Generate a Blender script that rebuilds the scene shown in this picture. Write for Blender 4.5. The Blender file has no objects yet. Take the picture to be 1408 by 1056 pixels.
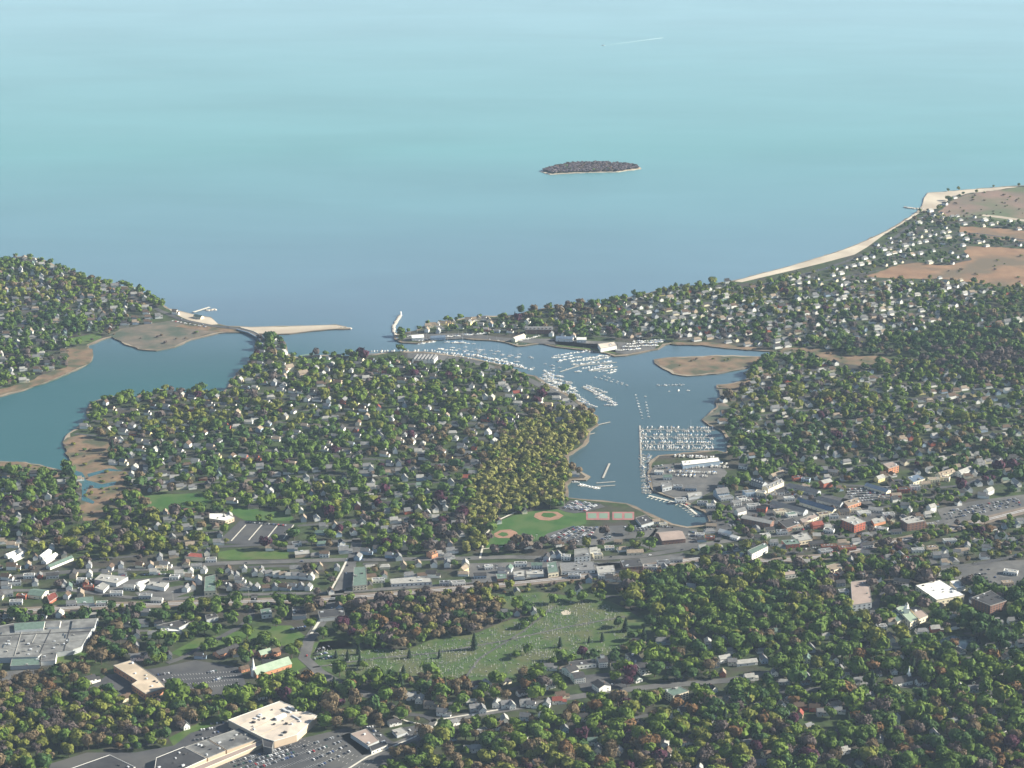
import bpy, math, random
import numpy as np
from mathutils import Vector, Matrix
from mathutils.geometry import tessellate_polygon

random.seed(7); rng = np.random.default_rng(7)
SC = bpy.context.scene
COL = SC.collection
HAZE = 2.1e-5
PWID, PHEI, FOC, CAMH, PITCH = 1408., 1056., 3000., 1250., math.radians(17.7)
CP, SP = math.cos(PITCH), math.sin(PITCH)

def G(px, py, z=0.0):
    """where the ray through a point of the photograph meets the level z (metres)"""
    a = (px-PWID/2)/FOC; b = (PHEI/2-py)/FOC
    dy = CP + b*SP; dz = -SP + b*CP
    t = (z-CAMH)/dz
    return (a*t, dy*t)
def PXY(x, y, z=0.0):
    zz = z-CAMH
    d = y*CP - zz*SP; u = y*SP + zz*CP
    return PWID/2 + FOC*x/d, PHEI/2 - FOC*u/d

# ------------------------------------------------------------------ camera, sun, sky, air
cam = bpy.data.cameras.new('camera'); co = bpy.data.objects.new('camera', cam); COL.objects.link(co)
cam.sensor_width = 36; cam.lens = 36*FOC/PWID; cam.clip_start = 1; cam.clip_end = 80000
co.location = (0, 0, CAMH); co.rotation_euler = (math.pi/2-PITCH, 0, 0)
SC.camera = co
SUN_AZ, SUN_EL = math.radians(9), math.radians(27)
sv = Vector((math.cos(SUN_AZ)*math.cos(SUN_EL), math.sin(SUN_AZ)*math.cos(SUN_EL), math.sin(SUN_EL)))
sl = bpy.data.lights.new('sun', 'SUN'); so = bpy.data.objects.new('sun', sl); COL.objects.link(so)
sl.energy = 5.0; sl.angle = math.radians(0.5); sl.color = (1.0, 0.94, 0.80)
so.rotation_euler = sv.to_track_quat('Z', 'Y').to_euler()
wd = bpy.data.worlds.new('World'); SC.world = wd; wd.use_nodes = True
nt = wd.node_tree; bg = nt.nodes['Background']
sky = nt.nodes.new('ShaderNodeTexSky'); sky.sky_type = 'NISHITA'; sky.sun_disc = False
sky.sun_elevation = SUN_EL; sky.sun_rotation = math.atan2(sv.x, sv.y)
sky.air_density = 1.0; sky.dust_density = 0.6; sky.ozone_density = 1.5
nt.links.new(sky.outputs[0], bg.inputs[0]); bg.inputs[1].default_value = 0.05
vs = SC.view_settings; vs.view_transform = 'Standard'; vs.look = 'None'; vs.gamma = 1.0; vs.exposure = 1.5
SC.cycles.use_denoising = True
SC.cycles.max_bounces = 6; SC.cycles.diffuse_bounces = 2; SC.cycles.volume_bounces = 0
SC.cycles.transmission_bounces = 2; SC.cycles.transparent_max_bounces = 8

# ------------------------------------------------------------------ materials
MATS = {}; MLIST = []
def mat(name, col, col2=None, scale=0.05, rough=0.9, detail=4.0, island=0.0, spec=0.2, third=None, tscale=0.01, metal=0.0, trans=0.0, contrast=(0.35, 0.65)):
    m = bpy.data.materials.new(name); m.use_nodes = True
    n = m.node_tree.nodes; l = m.node_tree.links; b = n['Principled BSDF']
    b.inputs['Roughness'].default_value = rough; b.inputs['Specular IOR Level'].default_value = spec; b.inputs['Metallic'].default_value = metal
    c = (*col, 1)
    if col2 is None and not island:
        b.inputs['Base Color'].default_value = c
    else:
        g = n.new('ShaderNodeNewGeometry')
        out = None
        if col2 is not None:
            t = n.new('ShaderNodeTexNoise'); t.inputs['Scale'].default_value = scale; t.inputs['Detail'].default_value = detail; t.inputs['Roughness'].default_value = .6
            l.new(g.outputs['Position'], t.inputs['Vector'])
            r = n.new('ShaderNodeValToRGB'); r.color_ramp.elements[0].position, r.color_ramp.elements[1].position = contrast
            r.color_ramp.elements[0].color = c; r.color_ramp.elements[1].color = (*col2, 1)
            l.new(t.outputs['Fac'], r.inputs['Fac']); out = r.outputs['Color']
            if third is not None:
                t2 = n.new('ShaderNodeTexNoise'); t2.inputs['Scale'].default_value = tscale; t2.inputs['Detail'].default_value = 3
                l.new(g.outputs['Position'], t2.inputs['Vector'])
                r2 = n.new('ShaderNodeValToRGB'); r2.color_ramp.elements[0].position = .45; r2.color_ramp.elements[1].position = .62
                l.new(t2.outputs['Fac'], r2.inputs['Fac'])
                x = n.new('ShaderNodeMix'); x.data_type = 'RGBA'
                l.new(r2.outputs['Color'], x.inputs['Factor']); l.new(out, x.inputs['A']); x.inputs['B'].default_value = (*third, 1)
                out = x.outputs['Result']
        if island:
            mr = n.new('ShaderNodeMapRange'); mr.inputs['To Min'].default_value = 1-island; mr.inputs['To Max'].default_value = 1+island
            l.new(g.outputs['Random Per Island'], mr.inputs['Value'])
            hs = n.new('ShaderNodeHueSaturation'); l.new(mr.outputs['Result'], hs.inputs['Value'])
            if out is None: hs.inputs['Color'].default_value = c
            else: l.new(out, hs.inputs['Color'])
            out = hs.outputs['Color']
        l.new(out, b.inputs['Base Color'])
        if trans:
            tb = n.new('ShaderNodeBsdfTranslucent'); l.new(out, tb.inputs['Color'])
            ms = n.new('ShaderNodeMixShader'); ms.inputs[0].default_value = trans
            l.new(b.outputs[0], ms.inputs[1]); l.new(tb.outputs[0], ms.inputs[2]); l.new(ms.outputs[0], n['Material Output'].inputs['Surface'])
    MATS[name] = m; MLIST.append(name); return m
def L(name, a, b, isl=0.24): mat(name, a, b, scale=0.09, rough=0.75, detail=3, island=isl, spec=0.1, trans=0.12)
# foliage by the colour of the species and its spring state, plus one haze-tinted island leaf
L('leaf_spring', (.082, .132, .018), (.120, .170, .028))
L('leaf_green', (.062, .112, .020), (.094, .142, .028))
L('leaf_deep', (.034, .074, .022), (.054, .096, .028))
L('leaf_olive', (.120, .138, .026), (.160, .168, .036))
L('leaf_tan', (.122, .092, .054), (.158, .118, .066))
L('leaf_grey', (.088, .070, .064), (.114, .090, .080))
L('leaf_rust', (.112, .064, .030), (.145, .084, .036))
L('leaf_purple', (.050, .018, .030), (.075, .025, .042))
L('leaf_isle_haze', (.125, .105, .115), (.165, .135, .145))  # island crowns: the pale purple fade of haze painted into the leaf colour
L('leaf_catkin', (.165, .168, .044), (.205, .196, .060), .18)
L('leaf_needle', (.012, .028, .015), (.022, .042, .020))
mat('bark', (.075, .060, .048), (.11, .09, .07), scale=.8)
mat('yards', (.018, .028, .010), (.040, .062, .018), scale=.045, third=(.045, .040, .032), tscale=.015)
mat('lawn', (.040, .080, .016), (.060, .105, .022), scale=.04, third=(.075, .095, .032), tscale=.02)
mat('ball_turf', (.026, .072, .014), (.038, .092, .018), scale=.05, third=(.055, .095, .026), tscale=.03)
mat('grave_turf', (.036, .068, .018), (.058, .094, .026), scale=.05, third=(.075, .085, .036), tscale=.025)
mat('infield', (.22, .125, .085), (.28, .165, .11), scale=.08, third=(.19, .12, .08), tscale=.06)
mat('marsh', (.110, .074, .048), (.210, .142, .088), scale=.06, detail=8, third=(.060, .064, .036), tscale=.03)
mat('marsh_far', (.160, .092, .055), (.230, .140, .080), scale=.02, detail=7, third=(.110, .085, .055), tscale=.009)
mat('scrub', (.120, .095, .075), (.190, .125, .095), scale=.01, third=(.08, .10, .05), tscale=.006)
mat('shore', (.105, .085, .062), (.190, .150, .108), scale=.03, third=(.24, .20, .15), tscale=.008)
mat('mud', (.085, .078, .062), (.150, .120, .092), scale=.035, detail=7, third=(.055, .070, .050), tscale=.018)
mat('sand', (.38, .33, .26), (.47, .41, .32), scale=.02, third=(.32, .27, .21), tscale=.01)
mat('asphalt', (.042, .043, .048), (.066, .066, .068), scale=.04, third=(.080, .078, .074), tscale=.012)
mat('asphalt_pale', (.080, .079, .078), (.118, .114, .108), scale=.05, third=(.066, .066, .066), tscale=.02)
mat('pond_dark', (.012, .022, .034), (.018, .032, .040), scale=.02, rough=.12, spec=.5)
mat('creek_water', (.020, .075, .085), (.030, .090, .095), scale=.02, rough=.2, spec=.5)
mat('concrete', (.42, .40, .34), (.52, .49, .42), scale=.2)
mat('ballast', (.130, .105, .085), (.180, .145, .115), scale=.08)
mat('brush', (.145, .075, .055), (.190, .110, .070), scale=.06, third=(.08, .09, .035), tscale=.02)
mat('paint', (.75, .75, .72)); mat('court_green', (.14, .20, .15)); mat('court_red', (.23, .10, .095), (.29, .135, .125), scale=.1)
mat('dock_wood', (.26, .25, .22), (.36, .34, .30), scale=.3)
mat('rock', (.30, .26, .22), (.44, .38, .32), scale=.2)
mat('gravestone', (.30, .30, .28), (.50, .48, .44), scale=.05, island=.5)
mat('wall_white', (.80, .78, .72)); mat('wall_cream', (.76, .68, .50)); mat('wall_grey', (.42, .44, .45)); mat('wall_blue', (.30, .38, .46))
mat('wall_yellow', (.74, .62, .30)); mat('wall_tan', (.48, .38, .28)); mat('wall_dark', (.12, .12, .12))
mat('brick_red', (.36, .095, .060), (.44, .14, .085), scale=.3); mat('brick_orange', (.50, .22, .12), (.58, .29, .17), scale=.3); mat('brick_brown', (.20, .11, .085), (.26, .15, .11), scale=.3)
for nm, c in dict(roof_grey=(.20, .20, .20), roof_dark=(.060, .058, .060), roof_brown=(.13, .090, .065), roof_tan=(.30, .24, .18), roof_pale=(.38, .37, .34), roof_green=(.13, .19, .155), roof_red=(.27, .075, .055), roof_blue=(.13, .18, .25)).items():
    mat(nm, tuple(x*.62 for x in c), tuple(min(1, x*.86) for x in c), scale=.25)
mat('flat_cream', (.46, .39, .32), (.62, .53, .43), scale=.09, detail=6, third=(.38, .33, .28), tscale=.045)
mat('flat_tan', (.42, .34, .25), (.52, .42, .31), scale=.08, third=(.33, .27, .20), tscale=.035)
mat('flat_grey', (.13, .13, .125), (.21, .21, .20), scale=.09, third=(.085, .085, .085), tscale=.035)
mat('flat_black', (.030, .030, .034), (.050, .050, .052), scale=.06)
mat('flat_white', (.60, .58, .52), (.72, .70, .64), scale=.05)
mat('flat_brown', (.24, .19, .165), (.30, .235, .20), scale=.05)
mat('green_copper', (.24, .30, .22), (.30, .36, .27), scale=.15)
mat('metal_grey', (.45, .46, .47), rough=.5, spec=.5)
mat('glass_dark', (.03, .04, .05), rough=.1, spec=.5)
mat('window_dark', (.05, .055, .065), rough=.3, spec=.5)
mat('trim', (.62, .61, .57))
mat('tarp_pink', (.62, .22, .28)); mat('tarp_blue', (.12, .35, .55))
for nm, c in dict(car_white=(.80, .80, .80), car_silver=(.45, .46, .48), car_black=(.025, .025, .03), car_red=(.40, .03, .025), car_blue=(.05, .09, .22), car_grey=(.14, .145, .15), car_green=(.04, .10, .07)).items():
    mat(nm, c, rough=.35, spec=.5)
mat('hull_white', (.66, .66, .64), rough=.35, spec=.5); mat('hull_blue', (.08, .13, .28), rough=.35, spec=.5); mat('deck_cream', (.46, .42, .35)); mat('cover_blue', (.10, .22, .42)); mat('cabin_white', (.74, .74, .72))
mat('foam', (.32, .46, .48))

def water_mat(name, deep, pale, rough, shallow=(.034, .064, .074)):
    m = bpy.data.materials.new(name); m.use_nodes = True
    n = m.node_tree.nodes; l = m.node_tree.links; b = n['Principled BSDF']
    b.inputs['Roughness'].default_value = rough; b.inputs['IOR'].default_value = 1.333
    g = n.new('ShaderNodeNewGeometry')
    mp = n.new('ShaderNodeMapping'); mp.inputs['Scale'].default_value = (1, 2.6, 1); l.new(g.outputs['Position'], mp.inputs['Vector'])
    t = n.new('ShaderNodeTexNoise'); t.inputs['Scale'].default_value = .00028; t.inputs['Detail'].default_value = 5
    l.new(mp.outputs[0], t.inputs['Vector'])
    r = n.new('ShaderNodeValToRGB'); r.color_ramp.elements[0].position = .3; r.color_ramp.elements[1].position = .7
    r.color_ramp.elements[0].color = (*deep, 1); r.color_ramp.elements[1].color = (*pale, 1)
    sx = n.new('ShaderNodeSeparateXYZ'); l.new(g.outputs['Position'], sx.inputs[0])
    dm = n.new('ShaderNodeMapRange'); dm.inputs['From Min'].default_value = 3300; dm.inputs['From Max'].default_value = 9300  # harbour-to-sea tones by distance; far haze and sky sheen painted into the colour
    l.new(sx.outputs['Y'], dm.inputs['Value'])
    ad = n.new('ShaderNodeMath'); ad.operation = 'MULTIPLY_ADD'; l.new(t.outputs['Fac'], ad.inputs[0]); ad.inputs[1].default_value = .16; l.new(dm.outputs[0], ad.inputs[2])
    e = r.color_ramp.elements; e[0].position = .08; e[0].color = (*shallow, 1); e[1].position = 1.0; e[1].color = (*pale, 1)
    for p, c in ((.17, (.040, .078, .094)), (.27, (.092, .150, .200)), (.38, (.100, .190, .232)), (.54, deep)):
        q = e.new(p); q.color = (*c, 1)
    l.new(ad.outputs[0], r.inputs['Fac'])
    # the pond behind the spit is greener than the harbour
    px_ = n.new('ShaderNodeMapRange'); px_.inputs['From Min'].default_value = -260; px_.inputs['From Max'].default_value = -420; l.new(sx.outputs['X'], px_.inputs['Value'])
    py_ = n.new('ShaderNodeMapRange'); py_.inputs['From Min'].default_value = 4330; py_.inputs['From Max'].default_value = 3900; l.new(sx.outputs['Y'], py_.inputs['Value'])
    pm = n.new('ShaderNodeMath'); pm.operation = 'MULTIPLY'; l.new(px_.outputs[0], pm.inputs[0]); l.new(py_.outputs[0], pm.inputs[1])
    mx = n.new('ShaderNodeMix'); mx.data_type = 'RGBA'; l.new(pm.outputs[0], mx.inputs['Factor']); l.new(r.outputs['Color'], mx.inputs['A']); mx.inputs['B'].default_value = (.020, .076, .080, 1)
    # patches of wind and silt
    t5 = n.new('ShaderNodeTexNoise'); t5.inputs['Scale'].default_value = .0011; t5.inputs['Detail'].default_value = 8; t5.inputs['Distortion'].default_value = .6; l.new(mp.outputs[0], t5.inputs['Vector'])
    mv = n.new('ShaderNodeMapRange'); mv.inputs['From Min'].default_value = .3; mv.inputs['From Max'].default_value = .7; mv.inputs['To Min'].default_value = .93; mv.inputs['To Max'].default_value = 1.07; l.new(t5.outputs['Fac'], mv.inputs['Value'])
    hv = n.new('ShaderNodeHueSaturation'); l.new(mv.outputs[0], hv.inputs['Value']); l.new(mx.outputs['Result'], hv.inputs['Color']); l.new(hv.outputs['Color'], b.inputs['Base Color'])
    t2 = n.new('ShaderNodeTexNoise'); t2.inputs['Scale'].default_value = .004; t2.inputs['Detail'].default_value = 6; l.new(mp.outputs[0], t2.inputs['Vector'])
    mr = n.new('ShaderNodeMapRange'); mr.inputs['To Min'].default_value = rough-.03; mr.inputs['To Max'].default_value = rough+.03
    l.new(t2.outputs['Fac'], mr.inputs['Value']); l.new(mr.outputs[0], b.inputs['Roughness'])
    t3 = n.new('ShaderNodeTexNoise'); t3.inputs['Scale'].default_value = .06; t3.inputs['Detail'].default_value = 4; l.new(g.outputs['Position'], t3.inputs['Vector'])
    bp = n.new('ShaderNodeBump'); bp.inputs['Strength'].default_value = .10; bp.inputs['Distance'].default_value = 1.0
    l.new(t3.outputs['Fac'], bp.inputs['Height']); l.new(bp.outputs[0], b.inputs['Normal'])
    MATS[name] = m; MLIST.append(name)
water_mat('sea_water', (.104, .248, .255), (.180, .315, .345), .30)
MI = {n: i for i, n in enumerate(MLIST)}

# ------------------------------------------------------------------ mesh building
class MB:
    """collects polygons; build() links them as one mesh object"""
    def __init__(s): s.v = []; s.f = []; s.m = []
    def poly(s, pts, m):
        k = len(s.v); s.v += [tuple(p) for p in pts]; s.f.append(tuple(range(k, k+len(pts)))); s.m.append(m)
    def prism(s, pts, z0, z1, m, top=None, bottom=False):
        n = len(pts)
        ar = sum(pts[i][0]*pts[(i+1) % n][1]-pts[(i+1) % n][0]*pts[i][1] for i in range(n))
        if ar < 0: pts = pts[::-1]
        k = len(s.v)
        s.v += [(p[0], p[1], z0) for p in pts] + [(p[0], p[1], z1) for p in pts]
        for i in range(n):
            j = (i+1) % n; s.f.append((k+i, k+j, k+n+j, k+n+i)); s.m.append(m)
        tris = tessellate_polygon([[Vector((p[0], p[1], 0)) for p in pts]]) if n > 4 else [tuple(range(n))]
        for t in tris:
            a = sum(pts[t[i]][0]*pts[t[(i+1) % len(t)]][1]-pts[t[(i+1) % len(t)]][0]*pts[t[i]][1] for i in range(len(t)))
            t = t if a > 0 else t[::-1]
            s.f.append(tuple(k+n+i for i in t)); s.m.append(top or m)
    def box(s, cx, cy, z0, z1, lx, ly, m, a=0.0, top=None):
        c, q = math.cos(a), math.sin(a)
        s.prism([(cx+c*x-q*y, cy+q*x+c*y) for x, y in ((-lx/2, -ly/2), (lx/2, -ly/2), (lx/2, ly/2), (-lx/2, ly/2))], z0, z1, m, top)
    def tube(s, x, y, z0, z1, r0, r1, m, n=6, dx=0, dy=0):
        k = len(s.v)
        for (z, r, ox, oy) in ((z0, r0, 0, 0), (z1, r1, dx, dy)):
            for i in range(n):
                a = 2*math.pi*i/n; s.v.append((x+ox+r*math.cos(a), y+oy+r*math.sin(a), z))
        for i in range(n):
            j = (i+1) % n; s.f.append((k+i, k+j, k+n+j, k+n+i)); s.m.append(m)
        s.f.append(tuple(range(k+n, k+2*n))); s.m.append(m)
    def gable(s, lx, ly, z0, z1, m, over=.0, cx=0, cy=0):
        """gable-ended solid with its ridge along x"""
        x, y = lx/2, ly/2; k = len(s.v)
        s.v += [(cx-x, cy-y, z0), (cx+x, cy-y, z0), (cx+x, cy+y, z0), (cx-x, cy+y, z0), (cx-x, cy, z1), (cx+x, cy, z1)]
        for f in ((0, 1, 5, 4), (2, 3, 4, 5), (1, 2, 5), (3, 0, 4), (0, 3, 2, 1)):
            s.f.append(tuple(k+i for i in f)); s.m.append(m)
    def arrays(s):
        v = np.array(s.v, dtype=np.float32).reshape(-1, 3)
        return v, np.array([i for f in s.f for i in f], dtype=np.int32), np.array([len(f) for f in s.f], dtype=np.int32), np.array([MI[m] for m in s.m], dtype=np.int32)
    def mesh(s, name): return mk_mesh(name, *s.arrays())
    def build(s, name, parent=None, loc=(0, 0, 0)):
        return link(name, s.mesh(name), parent, loc)
def mk_mesh(name, v, loops, sizes, midx, smooth=False):
    me = bpy.data.meshes.new(name)
    me.vertices.add(len(v)); me.vertices.foreach_set('co', np.ascontiguousarray(v, dtype=np.float32).ravel())
    me.loops.add(len(loops)); me.loops.foreach_set('vertex_index', loops.astype(np.int32))
    me.polygons.add(len(sizes)); st = np.concatenate(([0], np.cumsum(sizes)[:-1])).astype(np.int32)
    me.polygons.foreach_set('loop_start', st)
    used = np.unique(midx); remap = {int(u): i for i, u in enumerate(used)}
    for u in used: me.materials.append(MATS[MLIST[int(u)]])
    me.polygons.foreach_set('material_index', np.array([remap[int(q)] for q in midx] if len(midx) < 5000 else np.searchsorted(used, midx), dtype=np.int32))
    me.polygons.foreach_set('use_smooth', np.full(len(sizes), smooth))
    me.update(calc_edges=True); return me
def link(name, me, parent=None, loc=(0, 0, 0)):
    o = bpy.data.objects.new(name, me); COL.objects.link(o); o.location = loc
    if parent is not None: o.parent = parent
    return o
def tag(o, label=None, cat=None, group=None, kind=None):
    if label: o['label'] = label
    if cat: o['category'] = cat
    if group: o['group'] = group
    if kind: o['kind'] = kind
    return o
def root(name, loc, rz=0.0, label=None, cat=None, group=None):
    o = link(name, None, None, loc); o.rotation_euler = (0, 0, rz); o.empty_display_size = 2
    return tag(o, label, cat, group)
def merge(name, jobs, kind='stuff', **kw):
    """jobs: list of (template arrays, list of (x,y,z,rot,sxy,sz,material or None)); one mesh"""
    V, Lp, S, M = [], [], [], []; off = 0
    for (tv, tl, ts, tm), inst in jobs:
        if not len(inst): continue
        a = np.array([i[:6] for i in inst], dtype=np.float64); n = len(a)
        c, s = np.cos(a[:, 3])[:, None], np.sin(a[:, 3])[:, None]
        x = tv[None, :, 0]*a[:, 4:5]; y = tv[None, :, 1]*a[:, 4:5]; z = tv[None, :, 2]*a[:, 5:6]
        v = np.stack((c*x-s*y+a[:, 0:1], s*x+c*y+a[:, 1:2], z+a[:, 2:3]), axis=-1).reshape(-1, 3)
        V.append(v.astype(np.float32)); nv = len(tv)
        Lp.append((tl[None, :]+(np.arange(n)*nv)[:, None]+off).ravel()); off += n*nv
        S.append(np.tile(ts, n))
        mm = np.tile(tm, (n, 1)); ov = np.array([-1 if i[6] is None else MI[i[6]] for i in inst])
        leafm = MI['leaf_spring']
        mm = np.where((mm == leafm) & (ov[:, None] >= 0), ov[:, None], mm); M.append(mm.ravel())
    me = mk_mesh(name, np.concatenate(V), np.concatenate(Lp), np.concatenate(S), np.concatenate(M))
    return tag(link(name, me), kind=kind, **kw)

# ------------------------------------------------------------------ tree templates (unit: crown radius 1)
def ico(sub):
    t = (1+5**.5)/2
    v = [(-1, t, 0), (1, t, 0), (-1, -t, 0), (1, -t, 0), (0, -1, t), (0, 1, t), (0, -1, -t), (0, 1, -t), (t, 0, -1), (t, 0, 1), (-t, 0, -1), (-t, 0, 1)]
    f = [(0, 11, 5), (0, 5, 1), (0, 1, 7), (0, 7, 10), (0, 10, 11), (1, 5, 9), (5, 11, 4), (11, 10, 2), (10, 7, 6), (7, 1, 8), (3, 9, 4), (3, 4, 2), (3, 2, 6), (3, 6, 8), (3, 8, 9), (4, 9, 5), (2, 4, 11), (6, 2, 10), (8, 6, 7), (9, 8, 1)]
    v = [np.array(p)/np.linalg.norm(p) for p in v]
    for _ in range(sub):
        mid = {}; nf = []
        def mp(a, b):
            k = (min(a, b), max(a, b))
            if k not in mid: p = v[a]+v[b]; v.append(p/np.linalg.norm(p)); mid[k] = len(v)-1
            return mid[k]
        for a, b, c in f:
            x, y, z = mp(a, b), mp(b, c), mp(c, a); nf += [(a, x, z), (b, y, x), (c, z, y), (x, y, z)]
        f = nf
    return np.array(v), f
ICO = {k: ico(k) for k in (1, 2)}
def crown(seed, sub, nleaf, ls, kind='round', trunk=True, core=True, hgt=1.55):
    """kind round / conifer / open; z from 0 (ground) to about hgt+... ; returns (crown MB, trunk MB)"""
    r = np.random.default_rng(seed); mb = MB(); tb = MB(); m = 'leaf_spring'
    cz = hgt*.62; ez = hgt*.42
    lobes = [(np.array([0, 0, 0.]), .60)]
    for i in range(8):
        a = r.uniform(0, 6.28); q = r.uniform(.30, .70); zz = r.uniform(-.5, .6)
        lobes.append((np.array([q*math.cos(a), q*math.sin(a), zz]), r.uniform(.34, .52)))
    def surf(d):
        best = 0
        for c, R in lobes:
            b = d@c; q = b*b-(c@c-R*R)
            if q > 0: best = max(best, b+math.sqrt(q))
        return best
    if kind == 'conifer':
        n = max(nleaf, 40); H = 2.9
        ring = 8
        prev = None
        for lv in range(6):
            z0 = .25+lv*(H-.25)/6; z1 = z0+(H-.25)/6*1.25; R = (1-lv/6.0)*.8*r.uniform(.9, 1.1)+.1
            k = len(mb.v)
            for i in range(ring):
                a = 2*math.pi*i/ring+lv*.4; q = R*r.uniform(.8, 1.15); mb.v.append((q*math.cos(a), q*math.sin(a), z0+r.uniform(-.05, .05)))
            mb.v.append((0, 0, min(z1+.15, H+.1)))
            for i in range(ring): mb.f.append((k+i, k+(i+1) % ring, k+ring)); mb.m.append(m)
        for i in range(n):
            t = r.random(); z = .3+t*(H-.4); R = (1-t)*.85+.08; a = r.uniform(0, 6.28); s = ls*.8
            p = np.array([R*math.cos(a), R*math.sin(a), z]); nn = np.array([math.cos(a), math.sin(a), .6])+r.normal(0, .3, 3); quad(mb, p, nn, s, r, m)
        tb.tube(0, 0, 0, 1.2, .07, .04, 'bark', 5)
        return mb, tb
    if core:
        v, f = ICO[sub]; k = len(mb.v)
        for d in v:
            q = surf(d)*r.uniform(.86, .98); mb.v.append((d[0]*q, d[1]*q, cz+d[2]*q*ez/.9))
        for t in f: mb.f.append(tuple(k+i for i in t)); mb.m.append(m)
    for i in range(nleaf):
        d = r.normal(0, 1, 3); d /= np.linalg.norm(d)
        if d[2] < -.35: d[2] = -d[2]
        q = surf(d)*(r.uniform(.88, 1.06) if core else r.uniform(.35, 1.04)**.6)
        p = np.array([d[0]*q, d[1]*q, cz+d[2]*q*ez/.9]); quad(mb, p, d+r.normal(0, .28, 3), ls*r.uniform(.7, 1.3), r, m)
    if trunk:
        tb.tube(0, 0, 0, cz*.75, .075, .045, 'bark', 5)
        for i in range(3):
            a = 2.1*i+r.uniform(0, 1); tb.tube(0, 0, cz*.45, cz*1.05, .045, .015, 'bark', 4, .42*math.cos(a), .42*math.sin(a))
    return mb, tb
def quad(mb, p, n, s, r, m):
    n = n/np.linalg.norm(n); u = np.cross(n, r.normal(0, 1, 3)); u /= np.linalg.norm(u); w = np.cross(n, u)
    k = len(mb.v)
    for a, b in ((-1, -.8), (1, -.6), (.7, 1), (-.8, .7)): mb.v.append(tuple(p+u*a*s+w*b*s))
    mb.f.append((k, k+1, k+2, k+3)); mb.m.append(m)
def both(c, t):
    o = MB(); o.v = c.v+t.v; k = len(c.v); o.f = c.f+[tuple(i+k for i in f) for f in t.f]; o.m = c.m+t.m; return o

# ------------------------------------------------------------------ plan of the land, traced on the ground
def pip(poly, X, Y):
    poly = np.array(poly, float); n = len(poly); ins = np.zeros(np.shape(X), bool); j = n-1
    for i in range(n):
        xi, yi = poly[i]; xj, yj = poly[j]
        if yi != yj:
            c = ((yi > Y) != (yj > Y)) & (X < (xj-xi)*(Y-yi)/(yj-yi)+xi); ins ^= c
        j = i
    return ins
def rough_edge(pts, step=14., jit=2.5, seed=1):
    r = random.Random(seed); out = []
    n = len(pts)
    for i in range(n):
        a, b = pts[i], pts[(i+1) % n]; d = math.dist(a, b); k = max(1, min(60, int(d/step)))
        for j in range(k):
            t = j/k; q = jit if j else 0
            out.append((a[0]+(b[0]-a[0])*t+r.uniform(-q, q), a[1]+(b[1]-a[1])*t+r.uniform(-q, q)))
    return out
GRID_X0, GRID_Y0, CELL = -2600, 1900, 4.0
GNX, GNY = int(5200/CELL), int(6500/CELL)
gx = GRID_X0+(np.arange(GNX)+.5)*CELL; gy = GRID_Y0+(np.arange(GNY)+.5)*CELL
NOTREE = np.zeros((GNX, GNY), bool); NOHOUSE = np.zeros((GNX, GNY), bool); LAND = np.zeros((GNX, GNY), bool)
def stamp(grid, pts, val=True):
    p = np.array(pts); i0 = max(0, int((p[:, 0].min()-GRID_X0)/CELL)-1); i1 = min(GNX, int((p[:, 0].max()-GRID_X0)/CELL)+2)
    j0 = max(0, int((p[:, 1].min()-GRID_Y0)/CELL)-1); j1 = min(GNY, int((p[:, 1].max()-GRID_Y0)/CELL)+2)
    if i1 <= i0 or j1 <= j0: return
    X, Y = np.meshgrid(gx[i0:i1], gy[j0:j1], indexing='ij'); grid[i0:i1, j0:j1][pip(pts, X, Y)] = val
def at(grid, x, y):
    i = int((x-GRID_X0)/CELL); j = int((y-GRID_Y0)/CELL)
    return bool(grid[i, j]) if 0 <= i < GNX and 0 <= j < GNY else False
def disc(grid, x, y, r):
    i = int((x-GRID_X0)/CELL); j = int((y-GRID_Y0)/CELL); k = int(r/CELL)+1
    for a in range(max(0, i-k), min(GNX, i+k+1)):
        for b in range(max(0, j-k), min(GNY, j+k+1)):
            if (gx[a]-x)**2+(gy[b]-y)**2 < r*r: grid[a, b] = True
GZ = 2.0
def sheet(name, mname, pts, z, seed=1, jit=0.0, skirt=None, kind='structure', px=True):
    w = [G(a, b, GZ) for a, b in pts] if px else pts
    if jit: w = rough_edge(w, 14, jit, seed)
    mb = MB(); mb.prism(w, skirt if skirt is not None else z-.12, z, mname)
    o = mb.build(name); tag(o, kind=kind); return w

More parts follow.
